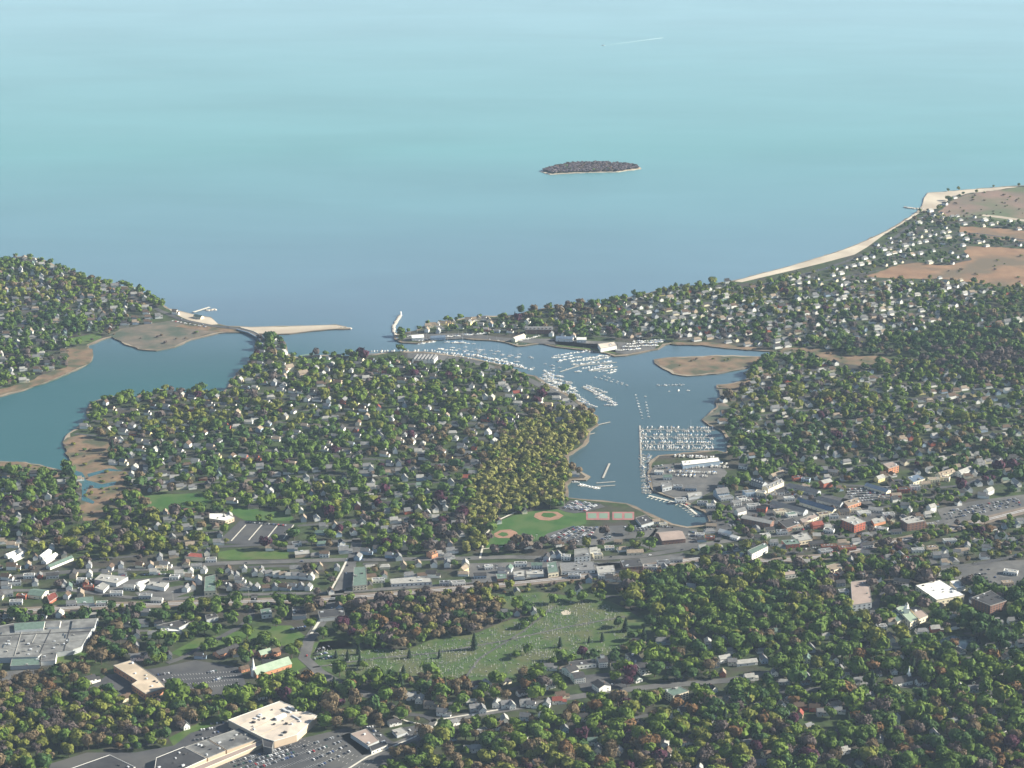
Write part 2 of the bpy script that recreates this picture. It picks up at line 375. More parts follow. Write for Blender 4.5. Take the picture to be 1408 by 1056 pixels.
HEADLAND = [(-500,330),(-150,350),(0,362),(14,354),(36,352),(60,357),(75,364),(105,376),(135,386),(160,392),(188,395),(200,404),(215,412),(232,424),(250,428),(262,431),(290,436),(300,445),(312,448),(330,448.5),(345,449.5),(400,448),(462,446),(476,449),(482,452),(462,452.5),(430,455),(398,459),(375,460),(352,459),(338,457),(322,457),(300,458),(275,464),(262,467),(240,477),(215,482),(190,480),(168,471),(155,463),(138,468),(122,474),(128,486),(126,496),(112,505),(85,517),(60,527),(30,537),(0,545),(-300,600),(-500,620)]
MAIN = [(352,467),(362,463),(380,465),(393,472),(396,486),(410,491),(440,488),(478,489),(515,487),(535,484),(560,483),(590,484),(615,487),(650,492),(680,499),(705,506),(720,513),(738,517),(752,527),(775,538),(792,548),(806,558),(812,566),(822,572),(823,584),(812,592),(810,606),(798,616),(782,626),(782,636),(795,646),(812,655),(806,660),(786,660),(780,668),(781,684),(800,686),(830,688),(862,692),(885,702),(905,711),(925,720),(945,724),(962,722),(975,716),(972,708),(960,700),(940,690),(915,681),(898,675),(892,664),(890,650),(892,636),(905,626),(940,622),(985,619),(998,622),(1003,606),(992,592),(975,585),(965,577),(975,568),(985,560),(982,552),(990,545),(1010,538),(1012,534),(985,533),(985,529),(1010,526),(1030,520),(1022,512),(1042,500),(1048,492),(1062,488),(1062,483),(1000,479),(960,474),(925,472),(915,474),(905,480),(885,484),(860,489),(845,490),(835,486),(812,482),(790,480),(765,477),(745,472),(730,474),(712,476),(700,472),(675,468),(650,467),(625,464),(600,468),(575,472),(552,471),(543,467),(541,462),(550,458),(572,454),(585,447),(610,442),(640,437),(668,434),(700,434),(720,430),(745,424),(790,420),(835,416),(870,407),(905,399),(930,394),(970,391),(1000,387),(1015,384),(1045,376),(1080,367),(1115,357),(1150,346),(1180,335),(1212,320),(1238,306),(1258,292),(1266,286),(1270,272),(1275,265),(1300,263),(1345,259),(1400,255),(1500,252),(1800,245),(1800,1150),(-500,1150),(-500,650),(-300,642),(0,634),(35,635),(62,641),(88,647),(98,644),(96,632),(92,620),(87,610),(90,600),(112,582),(120,575),(118,563),(128,552),(150,545),(185,545),(213,541),(216,534),(235,538),(255,539),(275,535),(290,541),(305,543),(315,527),(328,510),(343,501),(345,492),(350,485)]
MARSH_ISLE = [(899,494),(915,491.5),(940,490.5),(985,488),(1020,489),(1058,490),(1050,500),(1026,506),(1006,510),(985,514),(945,517),(925,514),(912,507),(900,499)]
ISLE = [(743,236.5),(757,240.5),(790,238.5),(850,237),(882,232.5),(878,229),(860,226),(820,224),(780,226),(760,230)]
for nm, pl, sd, z in (('ground', MAIN, 3, GZ), ('headland', HEADLAND, 4, GZ), ('marsh_island', MARSH_ISLE, 5, GZ-.3)):
    w = [G(a, b, z) for a, b in pl]; w = rough_edge(w, 14, 2.5, sd)
    mb = MB(); mb.prism(w, -3, z, 'mud', 'marsh' if nm == 'marsh_island' else 'yards'); tag(mb.build(nm), kind='structure')
    stamp(LAND, w)
    ar = sum(w[i][0]*w[(i+1) % len(w)][1]-w[(i+1) % len(w)][0]*w[i][1] for i in range(len(w))); sg = 1 if ar > 0 else -1
    mb = MB(); rr = random.Random(sd)
    inn = []
    for i in range(len(w)):
        a, b, c = w[i-1], w[i], w[(i+1) % len(w)]; d = math.dist(a, c) or 1; k = rr.uniform(3, 9); inn.append((b[0]-sg*(c[1]-a[1])/d*k, b[1]+sg*(c[0]-a[0])/d*k))
    for i in range(len(w)):
        j = (i+1) % len(w); q = z+.03+.004*(i % 9); u = [(*w[i], q), (*w[j], q), (*inn[j], q), (*inn[i], q)]; mb.poly(u if sg > 0 else u[::-1], 'shore')
    tag(mb.build('shore_edge'), kind='structure')
    if nm == 'marsh_island': stamp(NOTREE, w); stamp(NOHOUSE, w)
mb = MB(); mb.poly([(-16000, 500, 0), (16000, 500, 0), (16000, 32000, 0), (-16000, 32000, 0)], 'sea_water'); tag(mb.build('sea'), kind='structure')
# ------------------------------------------------------------------ ground covers and paving
S1, S2, S3, S4 = GZ+.15, GZ+.3, GZ+.45, GZ+.6
def cover(name, m, pts, z=S1, tree=False, house=False, jit=2.0, seed=2):
    if name in ('marsh', 'mud', 'scrub') and jit == 2.0: jit = 5.0
    w = sheet(name, m, pts, z, seed, jit)
    if not tree: stamp(NOTREE, w)
    if not house: stamp(NOHOUSE, w)
    return w
cover('beach', 'sand', [(1010,387),(1015,385),(1045,377),(1080,368),(1115,358),(1150,347),(1180,336),(1212,321.5),(1238,307.5),(1258,293.5),(1262,291),(1264,293),(1240,308),(1215,323),(1192,340),(1175,350),(1130,362),(1080,374),(1045,382),(1020,388)], jit=0)
cover('beach', 'sand', [(1260,291),(1267,286),(1271,272),(1276,265.6),(1300,263.6),(1345,259.8),(1385,257),(1400,256.5),(1385,260),(1330,266),(1305,274),(1292,286),(1272,290)], jit=0)
cover('beach', 'sand', [(330,449.5),(345,450.5),(400,449),(462,447),(474,449.5),(462,451.5),(430,454),(398,458),(375,459),(352,458),(338,455)], jit=0)
cover('beach', 'sand', [(232,425),(250,429),(262,432),(290,437),(300,446),(285,447),(262,441),(240,432)], jit=1)
cover('marsh', 'marsh_far', [(1190,380),(1235,364),(1262,361),(1300,365),(1335,358),(1325,345),(1330,338),(1408,342),(1560,345),(1560,400),(1408,393),(1372,394),(1340,388),(1290,383),(1240,384)])
cover('marsh', 'marsh_far', [(1318,311),(1360,313),(1420,318),(1560,325),(1560,336),(1408,332),(1345,327),(1318,318)])
cover('scrub', 'scrub', [(1290,292),(1308,276),(1330,267),(1400,257.5),(1560,254),(1560,314),(1408,306),(1340,299),(1300,298)], tree=False)
cover('sand_track', 'sand', [(1352,295),(1375,297),(1408,302),(1440,306),(1440,308),(1408,304.5),(1375,300),(1350,297)], z=S2, jit=0)
cover('marsh', 'marsh', [(1078,477),(1100,478),(1135,480),(1160,487),(1215,491),(1245,499),(1222,504),(1180,503),(1140,498),(1100,492),(1068,488)])
cover('marsh', 'marsh', [(922,473),(945,474),(975,475),(1000,478),(1040,481),(1040,478),(990,472),(950,470),(925,470)])
cover('marsh', 'marsh', [(986,529.5),(1010,527),(1028,521),(1040,528),(1012,536),(1004,535)]); cover('mud', 'mud', [(984,534),(1010,535),(1018,537),(1006,540),(990,544)])
cover('mud', 'mud', [(966,577),(977,568),(988,560),(984,553),(994,546),(1004,560),(994,572),(990,584),(976,584)])
cover('marsh', 'marsh', [(88,611),(92,602),(112,598),(148,606),(152,622),(150,640),(176,652),(168,668),(185,676),(172,690),(150,706),(132,716),(114,716),(104,700),(112,672),(112,655),(100,644),(97,630)])
cover('marsh', 'marsh', [(-120,636),(0,635),(35,636),(62,642),(88,648),(96,652),(80,658),(40,650),(0,648),(-120,650)])
cover('marsh', 'marsh', [(122,475),(128,486),(126,496),(112,504),(85,516),(60,526),(30,536),(0,544),(-80,559),(-80,550),(0,535),(40,524),(66,513),(92,505),(96,490),(92,480),(108,476)])
cover('mud', 'mud', [(150,461),(165,452),(200,446),(240,440),(262,446),(282,452),(300,455),(298,457.5),(275,462),(262,466),(240,476),(215,481),(190,479),(168,470),(155,464)])
cover('marsh', 'marsh', [(240,449),(262,452),(296,456),(330,456.5),(338,455),(300,451),(262,444)], z=S2, jit=0)
for q in ([(100,646),(113,650),(118,660),(140,666),(160,662),(158,667),(136,672),(122,670),(116,682),(130,690),(128,693),(112,688),(112,672),(108,656),(98,649)], [(120,652),(150,644),(170,648),(150,648),(122,656)]):
    cover('creek', 'creek_water', q, z=S2, jit=1)
# small ponds
for q in ([(984,762),(998,757),(1022,760),(1026,768),(1014,776),(994,776)], [(1290,880),(1310,874),(1345,876),(1350,886),(1325,893),(1298,890)]):
    cover('pond', 'pond_dark', q, z=S1, jit=1)
# grass
cover('grass_field', 'ball_turf', [(186,692),(196,682),(225,679),(285,679),(292,690),(275,697),(255,699),(225,704),(205,699)]); cover('infield', 'infield', [(228,706),(240,700),(268,699),(272,703),(262,706),(240,708)], z=S2)
cover('grass_field', 'ball_turf', [(300,699),(330,697),(398,706),(404,712),(398,716),(338,716),(322,708)])
cover('grass_field', 'lawn', [(300,759),(330,754),(395,757),(398,768),(330,770),(300,768)])
cover('ball_park', 'ball_turf', [(668,754),(676,730),(690,715),(712,707),(740,701),(776,699),(792,705),(806,706),(806,720),(792,724),(770,728),(748,738),(742,742),(700,752),(690,756)])
cover('infield', 'infield', [(734,711),(736,706),(748,703),(766,704),(775,709),(768,714),(755,716),(742,715)], z=S2, jit=.6); cover('infield_grass', 'ball_turf', [(744,709),(747,705.5),(760,705.5),(766,708.5),(757,712),(748,711)], z=S3, jit=.4)
cover('infield', 'infield', [(679,734),(688,729),(702,728),(711,732),(712,737),(700,740),(686,740),(680,738)], z=S2, jit=.6); cover('infield_grass', 'ball_turf', [(684,735),(690,732),(697,733),(699,736),(692,738)], z=S3, jit=.4)
cover('cemetery_lawn', 'grave_turf', [(420,884),(470,880),(500,892),(560,893),(600,878),(650,872),(690,856),(730,846),(742,838),(690,838),(684,818),(740,814),(838,826),(862,838),(880,850),(925,852),(915,866),(870,876),(860,890),(835,906),(800,905),(770,908),(740,922),(700,938),(640,936),(600,930),(560,936),(490,936),(440,920)])
cover('cemetery_clearing', 'sand', [(771,842),(778,839),(785,841),(784,845),(774,846)], z=S2, jit=.5)
cover('grass_verge', 'lawn', [(232,1015),(265,998),(300,983),(340,970),(385,960),(385,963),(313,988),(262,1010),(240,1028)])
cover('grass_verge', 'lawn', [(0,898),(60,905),(150,880),(160,890),(120,912),(0,915)], tree=True)
cover('lawn', 'lawn', [(235,898),(270,878),(330,868),(345,872),(320,885),(280,893),(255,905)]); cover('lawn', 'lawn', [(350,862),(400,860),(425,878),(410,890),(370,885),(340,878)]); cover('lawn', 'lawn', [(400,906),(430,900),(440,880),(470,878),(490,888),(430,898),(425,915),(400,928),(380,930)])
cover('lawn', 'lawn', [(760,468),(800,472),(850,474),(846,486),(812,481),(765,476)]); cover('lawn', 'lawn', [(92,466),(138,457),(140,464),(120,472),(100,474)])
cover('lawn', 'lawn', [(402,494),(450,492),(458,498),(415,502)])
# paved lots
def lot(pts, m='asphalt', **k): return cover('parking_lot', m, pts, z=S2, jit=0, **k)
lot([(297,747),(330,716),(404,721),(396,742),(345,749)], 'asphalt')
lot([(768,700),(784,688),(826,693),(832,697),(805,704),(790,706),(778,704)]); lot([(744,742),(752,734),(784,724),(822,724),(872,722),(905,728),(898,738),(850,742),(812,752),(780,748)], 'asphalt_pale')
lot([(905,722),(958,728),(962,748),(945,752),(900,758),(880,750),(895,735)], 'asphalt_pale')
lot([(900,640),(985,632),(1000,650),(985,672),(950,692),(915,680),(898,670),(894,650)], 'asphalt_pale')
lot([(1170,672),(1230,668),(1225,690),(1180,700),(1155,690)], 'asphalt_pale'); lot([(1010,676),(1062,662),(1180,690),(1230,712),(1190,724),(1100,726),(1010,720)], 'asphalt')
lot([(970,700),(1010,690),(1020,735),(985,735)], 'asphalt')
lot([(120,948),(148,928),(220,918),(268,908),(330,918),(338,940),(310,962),(262,948),(200,962),(155,956)])
lot([(185,1035),(240,1025),(262,1008),(316,992),(362,1017),(200,1075),(60,1075),(70,1050),(120,1035)]); lot([(200,1085),(362,1026),(430,1012),(480,1000),(540,1040),(520,1085)])
lot([(536,1004),(585,995),(600,1000),(575,1020),(556,1014)]); lot([(468,1012),(510,998),(545,1024),(500,1040)])
lot([(0,924),(60,920),(50,930),(0,938),(-80,938),(-80,922)], 'asphalt_pale'); lot([(1205,775),(1260,762),(1275,776),(1228,790),(1208,786)], 'asphalt')
lot([(1275,782),(1330,775),(1408,770),(1470,775),(1470,810),(1408,812),(1350,812),(1325,800)], 'asphalt_pale'); lot([(1288,700),(1345,688),(1408,680),(1470,676),(1470,692),(1395,702),(1300,724)], 'asphalt_pale')
lot([(130,803),(180,797),(250,792),(252,798),(190,806),(150,815)], 'asphalt_pale'); lot([(185,815),(250,805),(270,812),(240,822),(195,824)], 'asphalt_pale'); lot([(640,775),(760,772),(880,775),(880,786),(760,795),(650,803)], 'asphalt_pale')
lot([(470,778),(490,776),(485,808),(462,808)], 'asphalt_pale'); lot([(820,776),(940,760),(944,770),(900,782),(830,786)], 'asphalt_pale'); lot([(790,930),(838,925),(870,938),(856,956),(800,950)], 'asphalt')
lot([(640,474),(690,470),(700,474),(660,474)], 'asphalt_pale', jit=None) if False else None
cover('boat_yard', 'asphalt_pale', [(552,470),(560,460),(640,458),(690,464),(760,466),(840,470),(905,472),(900,480),(860,487),(820,480),(765,474),(720,471),(650,465),(600,467)], z=S1, jit=0)
cover('boat_yard', 'asphalt_pale', [(560,485),(590,486),(650,494),(720,516),(752,530),(775,542),(800,560),(780,560),(740,532),(700,512),(640,498),(560,492)], z=S1, jit=0)
def walk(name, m, pts, w, z=S3, house=True, wall=None):
    """a ribbon of width w metres along a line traced on the ground"""
    P = [G(a, b, GZ) for a, b in pts]; L_, R_ = [], []
    for i, p in enumerate(P):
        a = P[max(0, i-1)]; b = P[min(len(P)-1, i+1)]; d = math.dist(a, b); nx, ny = -(b[1]-a[1])/d, (b[0]-a[0])/d
        L_.append((p[0]+nx*w/2, p[1]+ny*w/2)); R_.append((p[0]-nx*w/2, p[1]-ny*w/2))
    poly = L_+R_[::-1]
    if w >= 12 and m != 'ballast': [stamp(NOTREE, [(x, y-q) for x, y in poly]) for q in (7, 14, 20)]
    mb = MB()
    for i in range(len(P)-1): mb.prism([L_[i], L_[i+1], R_[i+1], R_[i]], z-.12, z, m)
    tag(mb.build(name), kind='structure'); stamp(NOTREE, poly); 
    if house: stamp(NOHOUSE, [(p[0]+(p[0]-q[0])*.25, p[1]+(p[1]-q[1])*.25) for p, q in zip(L_, R_)]+[(q[0]+(q[0]-p[0])*.25, q[1]+(q[1]-p[1])*.25) for p, q in zip(L_[::-1], R_[::-1])])
ROADS = {
 'main_street': (14, [(-300,812),(-100,803),(0,795),(100,786),(180,783),(240,781),(300,775),(400,772),(470,770),(560,769),(640,768),(700,766),(770,768),(830,768),(880,765),(930,757),(985,746),(1040,738),(1100,733),(1160,738),(1250,728),(1300,716),(1408,690),(1550,660)]),
 'back_street': (10, [(-200,825),(0,812),(100,812),(180,822),(240,824),(300,818),(440,816),(560,808),(640,803),(720,797),(830,784)]),
 'railway_bed': (24, [(-300,860),(0,842),(150,833),(300,829),(450,824),(560,816),(640,808),(720,801),(830,790),(900,778),(960,768),(1060,772),(1130,766),(1200,752),(1290,732),(1408,702),(1600,660)]),
 'avenue': (16, [(492,740),(486,765),(474,795),(462,822),(445,850),(425,880),(418,905),(440,925),(480,948),(520,960)]),
 'shopping_street': (14, [(430,1100),(470,1062),(500,1043),(560,1018),(592,1002),(598,992),(640,985),(700,975),(780,960),(850,950),(900,944),(1000,936),(1060,925)]),
 'hill_street': (9, [(598,992),(585,985),(560,982)]),
 'east_street': (10, [(1000,960),(1060,952),(1120,948),(1170,940),(1260,945),(1408,950)]),
 'west_lane': (9, [(350,818),(345,850),(330,862),(250,905),(230,912)]),
 'upper_street': (9, [(262,760),(300,752),(345,750),(400,746),(480,744),(560,742)]),
 'north_street': (9, [(985,746),(1000,715),(1020,690),(1060,665),(1100,668),(1180,668),(1250,675),(1320,668),(1408,640)]),
 'wharf_street': (9, [(1090,735),(1140,710),(1200,700),(1260,690),(1330,672)]),
 'shore_road': (10, [(1010,402),(1080,383),(1130,371),(1180,354),(1210,342),(1240,320),(1262,302),(1285,291)]),
 'marsh_road': (9, [(1240,330),(1290,318),(1350,322),(1408,330)]),
 'causeway_road': (12, [(180,408),(215,425),(250,440),(290,448),(330,452.5)]),
 'lane': (8, [(1180,830),(1195,850),(1200,880),(1180,905)]), 'civic_street': (10, [(1278,760),(1285,776),(1268,790),(1225,800),(1205,830),(1190,870)]),
 'bend_road': (9, [(1255,775),(1285,780),(1330,778),(1372,770),(1440,755)]),
}
for nm, (w, pts) in ROADS.items():
    walk(nm, 'ballast' if nm == 'railway_bed' else 'asphalt_pale' if nm in ('main_street', 'back_street', 'avenue', 'shopping_street') else 'asphalt', pts, w)
for off in (-.9, .9):
    walk('railway_track', 'metal_grey', [(a, b+off) for a, b in ROADS['railway_bed'][1]], 1.2, z=S3+.35, house=False)
for off, w in ((-2.6, 2.6), ):
    walk('pavement', 'concrete', [(a+5, b-2) for a, b in ROADS['shopping_street'][1][1:8]], 2.6, z=S4)
walk('pavement', 'concrete', [(478,768),(470,785),(455,812)], 3, z=S4); walk('pavement', 'concrete', [(443,848),(428,872)], 4, z=S4); walk('pavement', 'concrete', [(660,768),(668,735),(684,716),(710,704)], 3, z=S4); walk('pavement', 'concrete', [(665,755),(700,751),(742,747)], 2, z=S4)
walk('path', 'concrete', [(540,985),(560,992),(596,1000)], 2.5, z=S4)
for k in range(4):
    walk('kerb_strip', 'concrete', [(318+24*k, 744-k), (338+22*k, 722)], 1.8, z=S4, house=False)
walk('cemetery_path', 'asphalt_pale', [(430,918),(520,905),(600,898),(700,880),(780,862),(860,848)], 3.5, z=S3); walk('cemetery_path', 'asphalt_pale', [(640,932),(660,905),(720,868),(760,835)], 3, z=S3)
for q in ([(1005,384),(1110,357),(1180,334),(1262,291),(1268,296),(1215,330),(1190,350),(1130,373),(1045,392),(1010,397)], [(768,684),(870,690),(965,722),(962,750),(900,756),(830,750),(742,750),(745,738),(808,706)], [(500,484),(600,484),(722,508),(768,530),(772,542),(735,523),(690,509),(600,494),(500,494)], [(556,460),(640,457),(700,463),(800,467),(920,468),(915,484),(860,492),(700,478),(560,474)], [(884,622),(1004,618),(1008,655),(965,700),(915,684),(888,665)],):
    stamp(NOTREE, [G(a, b, GZ) for a, b in q]); stamp(NOHOUSE, [G(a, b, GZ) for a, b in q])
# stall lines painted on the nearest lots
def lines(p0, p1, p2, p3, rows, cols):
    mb = MB()
    for i in range(rows):
        for j in range(cols):
            u, v = (j+.5)/cols, (i+.5)/rows; a = quadpt(p0, p1, p2, p3, u, v); b = quadpt(p0, p1, p2, p3, u, v+.3/rows)
            mb.prism([(a[0]-.1, a[1]), (a[0]+.1, a[1]), (b[0]+.1, b[1]), (b[0]-.1, b[1])], S2+.02, S2+.1, 'paint')
    tag(mb.build('stall_markings'), kind='structure')
def quadpt(p0, p1, p2, p3, u, v):
    q = [G(a, b, GZ) for a, b in (p0, p1, p2, p3)]
    return tuple(q[0][k]*(1-u)*(1-v)+q[1][k]*u*(1-v)+q[2][k]*u*v+q[3][k]*(1-u)*v for k in (0, 1))
lines((300,1046),(430,1016),(480,1040),(380,1075), 4, 34); lines((230,925),(325,920),(330,942),(260,950), 4, 22); lines((410,1012),(520,1045),(500,1060),(390,1022), 3, 20)
# courts
for i, (x0, x1) in enumerate(((806,838),(842,872))):
    cover('tennis_court', 'court_red', [(x0,704),(x1,704),(x1,715),(x0,715)], z=S2, jit=0)
    for a in (.08, .56):
        w = (x1-x0)
        cover('court_surface', 'court_green', [(x0+w*a,706),(x0+w*(a+.36),706),(x0+w*(a+.36),713),(x0+w*a,713)], z=S3, jit=0)

# ------------------------------------------------------------------ buildings one by one
SEEN_BUILD = []
def gr(mb, pts, front=1):  # stamp a footprint grown a little
    cx = sum(p[0] for p in pts)/len(pts); cy = sum(p[1] for p in pts)/len(pts)
    g = [(cx+(x-cx)*(1+8/max(4, math.hypot(x-cx, y-cy))), cy+(y-cy)*(1+8/max(4, math.hypot(x-cx, y-cy)))) for x, y in pts]; stamp(NOTREE, g); [stamp(NOTREE, [(x, y-q) for x, y in g]) for q in (10, 20, 28)]; g = [(cx+(x-cx)*1.35, cy+(y-cy)*1.35) for x, y in pts]; stamp(NOHOUSE, g)
def win_row(o, a, b, z, hgt, n, wm='window_dark', off=.12, each=1.6, frame=False):
    """n separate windows along the wall from a to b"""
    d = math.dist(a, b); ux, uy = (b[0]-a[0])/d, (b[1]-a[1])/d; nx, ny = uy, -ux
    for k in range(n):
        t = (k+.5)/n*d; x, y = a[0]+ux*t+nx*off, a[1]+uy*t+ny*off
        mb = MB(); mb.box(x, y, z, z+hgt, each, .3, wm, math.atan2(uy, ux)); mb.build('window', o)
def flat(name, label, pts, h, wall, rf, units=4, seed=0, cat='building', win=0, storeys=1, parapet='roof_pale', skylights=0, each=2.4, group=None, hz=None, band=None):
    """flat-roofed building; pts is its roof outline as seen, at height h"""
    z = GZ+h; w = [G(a, b, z) for a, b in pts]
    if sum(w[i][0]*w[(i+1) % len(w)][1]-w[(i+1) % len(w)][0]*w[i][1] for i in range(len(w))) < 0: w = w[::-1]
    cx = sum(p[0] for p in w)/len(w); cy = sum(p[1] for p in w)/len(w)
    o = root(name, (cx, cy, GZ), 0, label, cat, group); w = [(x-cx, y-cy) for x, y in w]; r = random.Random(seed)
    mb = MB(); mb.prism(w, -.3, h-.5, wall); mb.build('wall', o)
    mb = MB(); s = .985; mb.prism([(x*s, y*s) for x, y in w], h-.48, h-.1, rf); mb.build('roof', o)
    mb = MB(); n = len(w)
    for i in range(n):
        a, b = w[i], w[(i+1) % n]; d = math.dist(a, b); mb.box((a[0]+b[0])/2, (a[1]+b[1])/2, h-.5, h+.3+.004*i, d+.3, .38, parapet, math.atan2(b[1]-a[1], b[0]-a[0]))
    mb.build('parapet', o)
    xs = [p[0] for p in w]; ys = [p[1] for p in w]
    def spot():
        for _ in range(60):
            x, y = r.uniform(min(xs), max(xs)), r.uniform(min(ys), max(ys))
            if pip([(q[0]*.88, q[1]*.88) for q in w], np.array([x]), np.array([y]))[0]: return x, y
        return 0, 0
    a0 = math.atan2(w[1][1]-w[0][1], w[1][0]-w[0][0])
    for k in range(units):
        x, y = spot(); mb = MB(); lx = r.uniform(1.6, 4.5); mb.box(x, y, h-.1, h+r.uniform(.9, 2.0), lx, r.uniform(1.4, 3), r.choice(['metal_grey', 'metal_grey', 'roof_pale', 'roof_dark']), a0); mb.build('roof_unit', o)
    for k in range(skylights):
        x, y = spot(); mb = MB(); mb.box(x, y, h-.1, h+.35, r.uniform(6, 14), 1.6, 'glass_dark', a0); mb.build('skylight', o)
    if band:
        mb = MB()
        for i in range(n):
            a, b = w[i], w[(i+1) % n]; d = math.dist(a, b); mb.box((a[0]+b[0])/2, (a[1]+b[1])/2, h-1.7, h-.9+.003*i, d+.3, .5, band, math.atan2(b[1]-a[1], b[0]-a[0]))
        mb.build('fascia', o)
    if win:
        for i in range(n):
            a, b = w[i], w[(i+1) % n]
            if (b[1]-a[1]) > .4*abs(b[0]-a[0]) or (b[0]-a[0]) > 0:  # faces that look to the east or to the viewer
                for s_ in range(storeys):
                    k = max(2, min(win, int(math.dist(a, b)/5))); win_row(o, a, b, (h-1)*(s_+.35)/storeys, min(1.9, (h-1)/storeys*.45), k, each=each)
    gr(None, [(x+cx, y+cy) for x, y in w]); SEEN_BUILD.append((cx, cy, label)); return o
def gab(name, label, p0, p1, wid, h, rh, wall, rf, cat='house', win=3, storeys=1, chim=0, group=None, dormers=0, over=.6):
    """gabled building; p0, p1 are the ends of its ridge as seen"""
    z = GZ+h+rh; a, b = G(*p0, z), G(*p1, z)
    cx, cy = (a[0]+b[0])/2, (a[1]+b[1])/2; ln = math.dist(a, b); rz = math.atan2(b[1]-a[1], b[0]-a[0])
    o = root(name, (cx, cy, GZ), rz, label, cat, group)
    house_parts(o, ln, wid, h, rh, wall, rf, win, storeys, chim, dormers, over)
    c, s = math.cos(rz), math.sin(rz)
    gr(None, [(cx+c*x-s*y, cy+s*x+c*y) for x, y in ((-ln/2, -wid/2), (ln/2, -wid/2), (ln/2, wid/2), (-ln/2, wid/2))]); SEEN_BUILD.append((cx, cy, label)); return o
def house_shell(ln, wid, h, rh, wall):
    mb = MB(); x, y = ln/2, wid/2; k = 0
    mb.v = [(-x, -y, -.3), (x, -y, -.3), (x, y, -.3), (-x, y, -.3), (-x, -y, h), (x, -y, h), (x, y, h), (-x, y, h), (-x, 0, h+rh), (x, 0, h+rh)]
    mb.f = [(0, 1, 5, 4), (2, 3, 7, 6), (1, 2, 6, 9, 5), (3, 0, 4, 8, 7)]; mb.m = [wall]*4; return mb
def roof_slabs(ln, wid, h, rh, rf, over=.6, hip=0.0):
    mb = MB(); x, y = ln/2+over, wid/2+over; sl_ = rh/(wid/2); ze = h-sl_*over+.12; zr = h+rh+.12; t = .35; rx = x-hip
    mb.v = [(-x, -y, ze), (x, -y, ze), (x, y, ze), (-x, y, ze), (-rx, 0, zr), (rx, 0, zr), (-x, -y, ze+t), (x, -y, ze+t), (x, y, ze+t), (-x, y, ze+t), (-rx, 0, zr+t), (rx, 0, zr+t)]
    mb.f = [(6, 7, 11, 10), (8, 9, 10, 11), (1, 0, 4, 5), (3, 2, 5, 4), (0, 1, 7, 6), (2, 3, 9, 8), (1, 2, 5), (7, 8, 11), (1, 2, 8, 7), (3, 0, 6, 9), (0, 3, 4), (9, 6, 10)] if hip else [(6, 7, 11, 10), (8, 9, 10, 11), (1, 0, 4, 5), (3, 2, 5, 4), (0, 1, 7, 6), (2, 3, 9, 8), (1, 5, 11, 7), (5, 2, 8, 11), (4, 0, 6, 10), (3, 4, 10, 9)]
    mb.m = [rf]*len(mb.f); return mb
def house_parts(o, ln, wid, h, rh, wall, rf, win=3, storeys=1, chim=1, dormers=0, over=.6):
    house_shell(ln, wid, h, rh, wall).build('wall', o); roof_slabs(ln, wid, h, rh, rf, over).build('roof', o)
    for k in range(chim):
        mb = MB(); mb.box(ln*(.22-.4*k), wid*.12, h+rh*.4, h+rh+1.1, 1.0, .9, 'brick_brown'); mb.build('chimney', o)
    if win:
        x, y = ln/2, wid/2
        for s_ in range(storeys):
            z = 1.0+s_*2.9
            for sgn in (-1, 1):
                a, b = ((-x, -y), (x, -y)) if sgn < 0 else ((x, y), (-x, y)); win_row(o, a, b, z, 1.4, win, each=1.2)
            win_row(o, (x, -y), (x, y), z, 1.4, 2, each=1.1); win_row(o, (-x, y), (-x, -y), z, 1.4, 2, each=1.1)
    for k in range(dormers):
        dx = -ln/2+ln*(k+.5)/dormers; mb = MB(); mb.box(dx, -wid*.3, h+.2, h+rh*.75, 1.8, wid*.28, wall, top=rf); mb.build('dormer', o)

B = flat
f = B('factory', 'sprawling grey flat roofed factory covered in vents at the west edge', [(19,857),(135,850),(112,889),(100,893),(57,899),(52,903),(-60,906),(-50,870)], 8, 'wall_grey', 'flat_grey', 30, 1, 'factory', skylights=6, parapet='roof_pale')
cx0, cy0 = f.location.x, f.location.y
for k, (pts, hh) in enumerate((([(19,857),(62,854),(60,864),(20,867)], 3.2), ([(64,854),(84,853),(82,862),(62,863)], 2.2), ([(100,852),(134,850),(130,862),(98,864)], 1.8), ([(-50,872),(-5,870),(-12,884),(-55,886)], 1.5))):
    w = [G(a, b, GZ+8+hh) for a, b in pts]; mb = MB(); mb.prism([(x-cx0, y-cy0) for x, y in w], 7.7, 8+hh, 'wall_white' if k < 2 else 'wall_grey', 'roof_green' if k == 0 else 'flat_grey'); mb.build('raised_roof', f)
for k, (p, q) in enumerate((((44,884),(50,872)), ((55,898),(70,866)), ((0,892),(112,880)), ((-40,876),(126,868)), ((20,902),(30,868)), ((88,895),(96,866)))):
    a, b = G(*p, GZ+8), G(*q, GZ+8); mb = MB(); mb.box((a[0]+b[0])/2-cx0, (a[1]+b[1])/2-cy0, 7.8, 8.5+.02*k, math.dist(a, b), .7, 'roof_dark' if k % 2 else 'roof_pale', math.atan2(b[1]-a[1], b[0]-a[0])); mb.build('roof_seam', f)
B('factory_annex', 'low pale green annex at the near end of the factory', [(17,904),(54,904),(55,914),(14,916)], 6, 'wall_grey', 'roof_green', 2, 2, 'building'); B('loading_block', 'small white roofed loading block stepping out from the factory front', [(58,899),(78,898),(76,908),(56,909)], 7, 'wall_white', 'flat_grey', 2, 3, 'building')
B('sports_hall', 'long tan roofed brick hall casting a deep shadow over its parking lot', [(156,915),(180,908),(215,931),(228,945),(200,954),(181,941),(189,936)], 9, 'brick_orange', 'flat_tan', 7, 4, 'hall', win=6)
SM_ = B('supermarket', 'huge pinkish cream flat roofed supermarket', [(314,990),(385,964),(436,984),(408,1010),(377,1019),(363,1015)], 10, 'wall_tan', 'flat_cream', 22, 5, 'supermarket', parapet='trim')
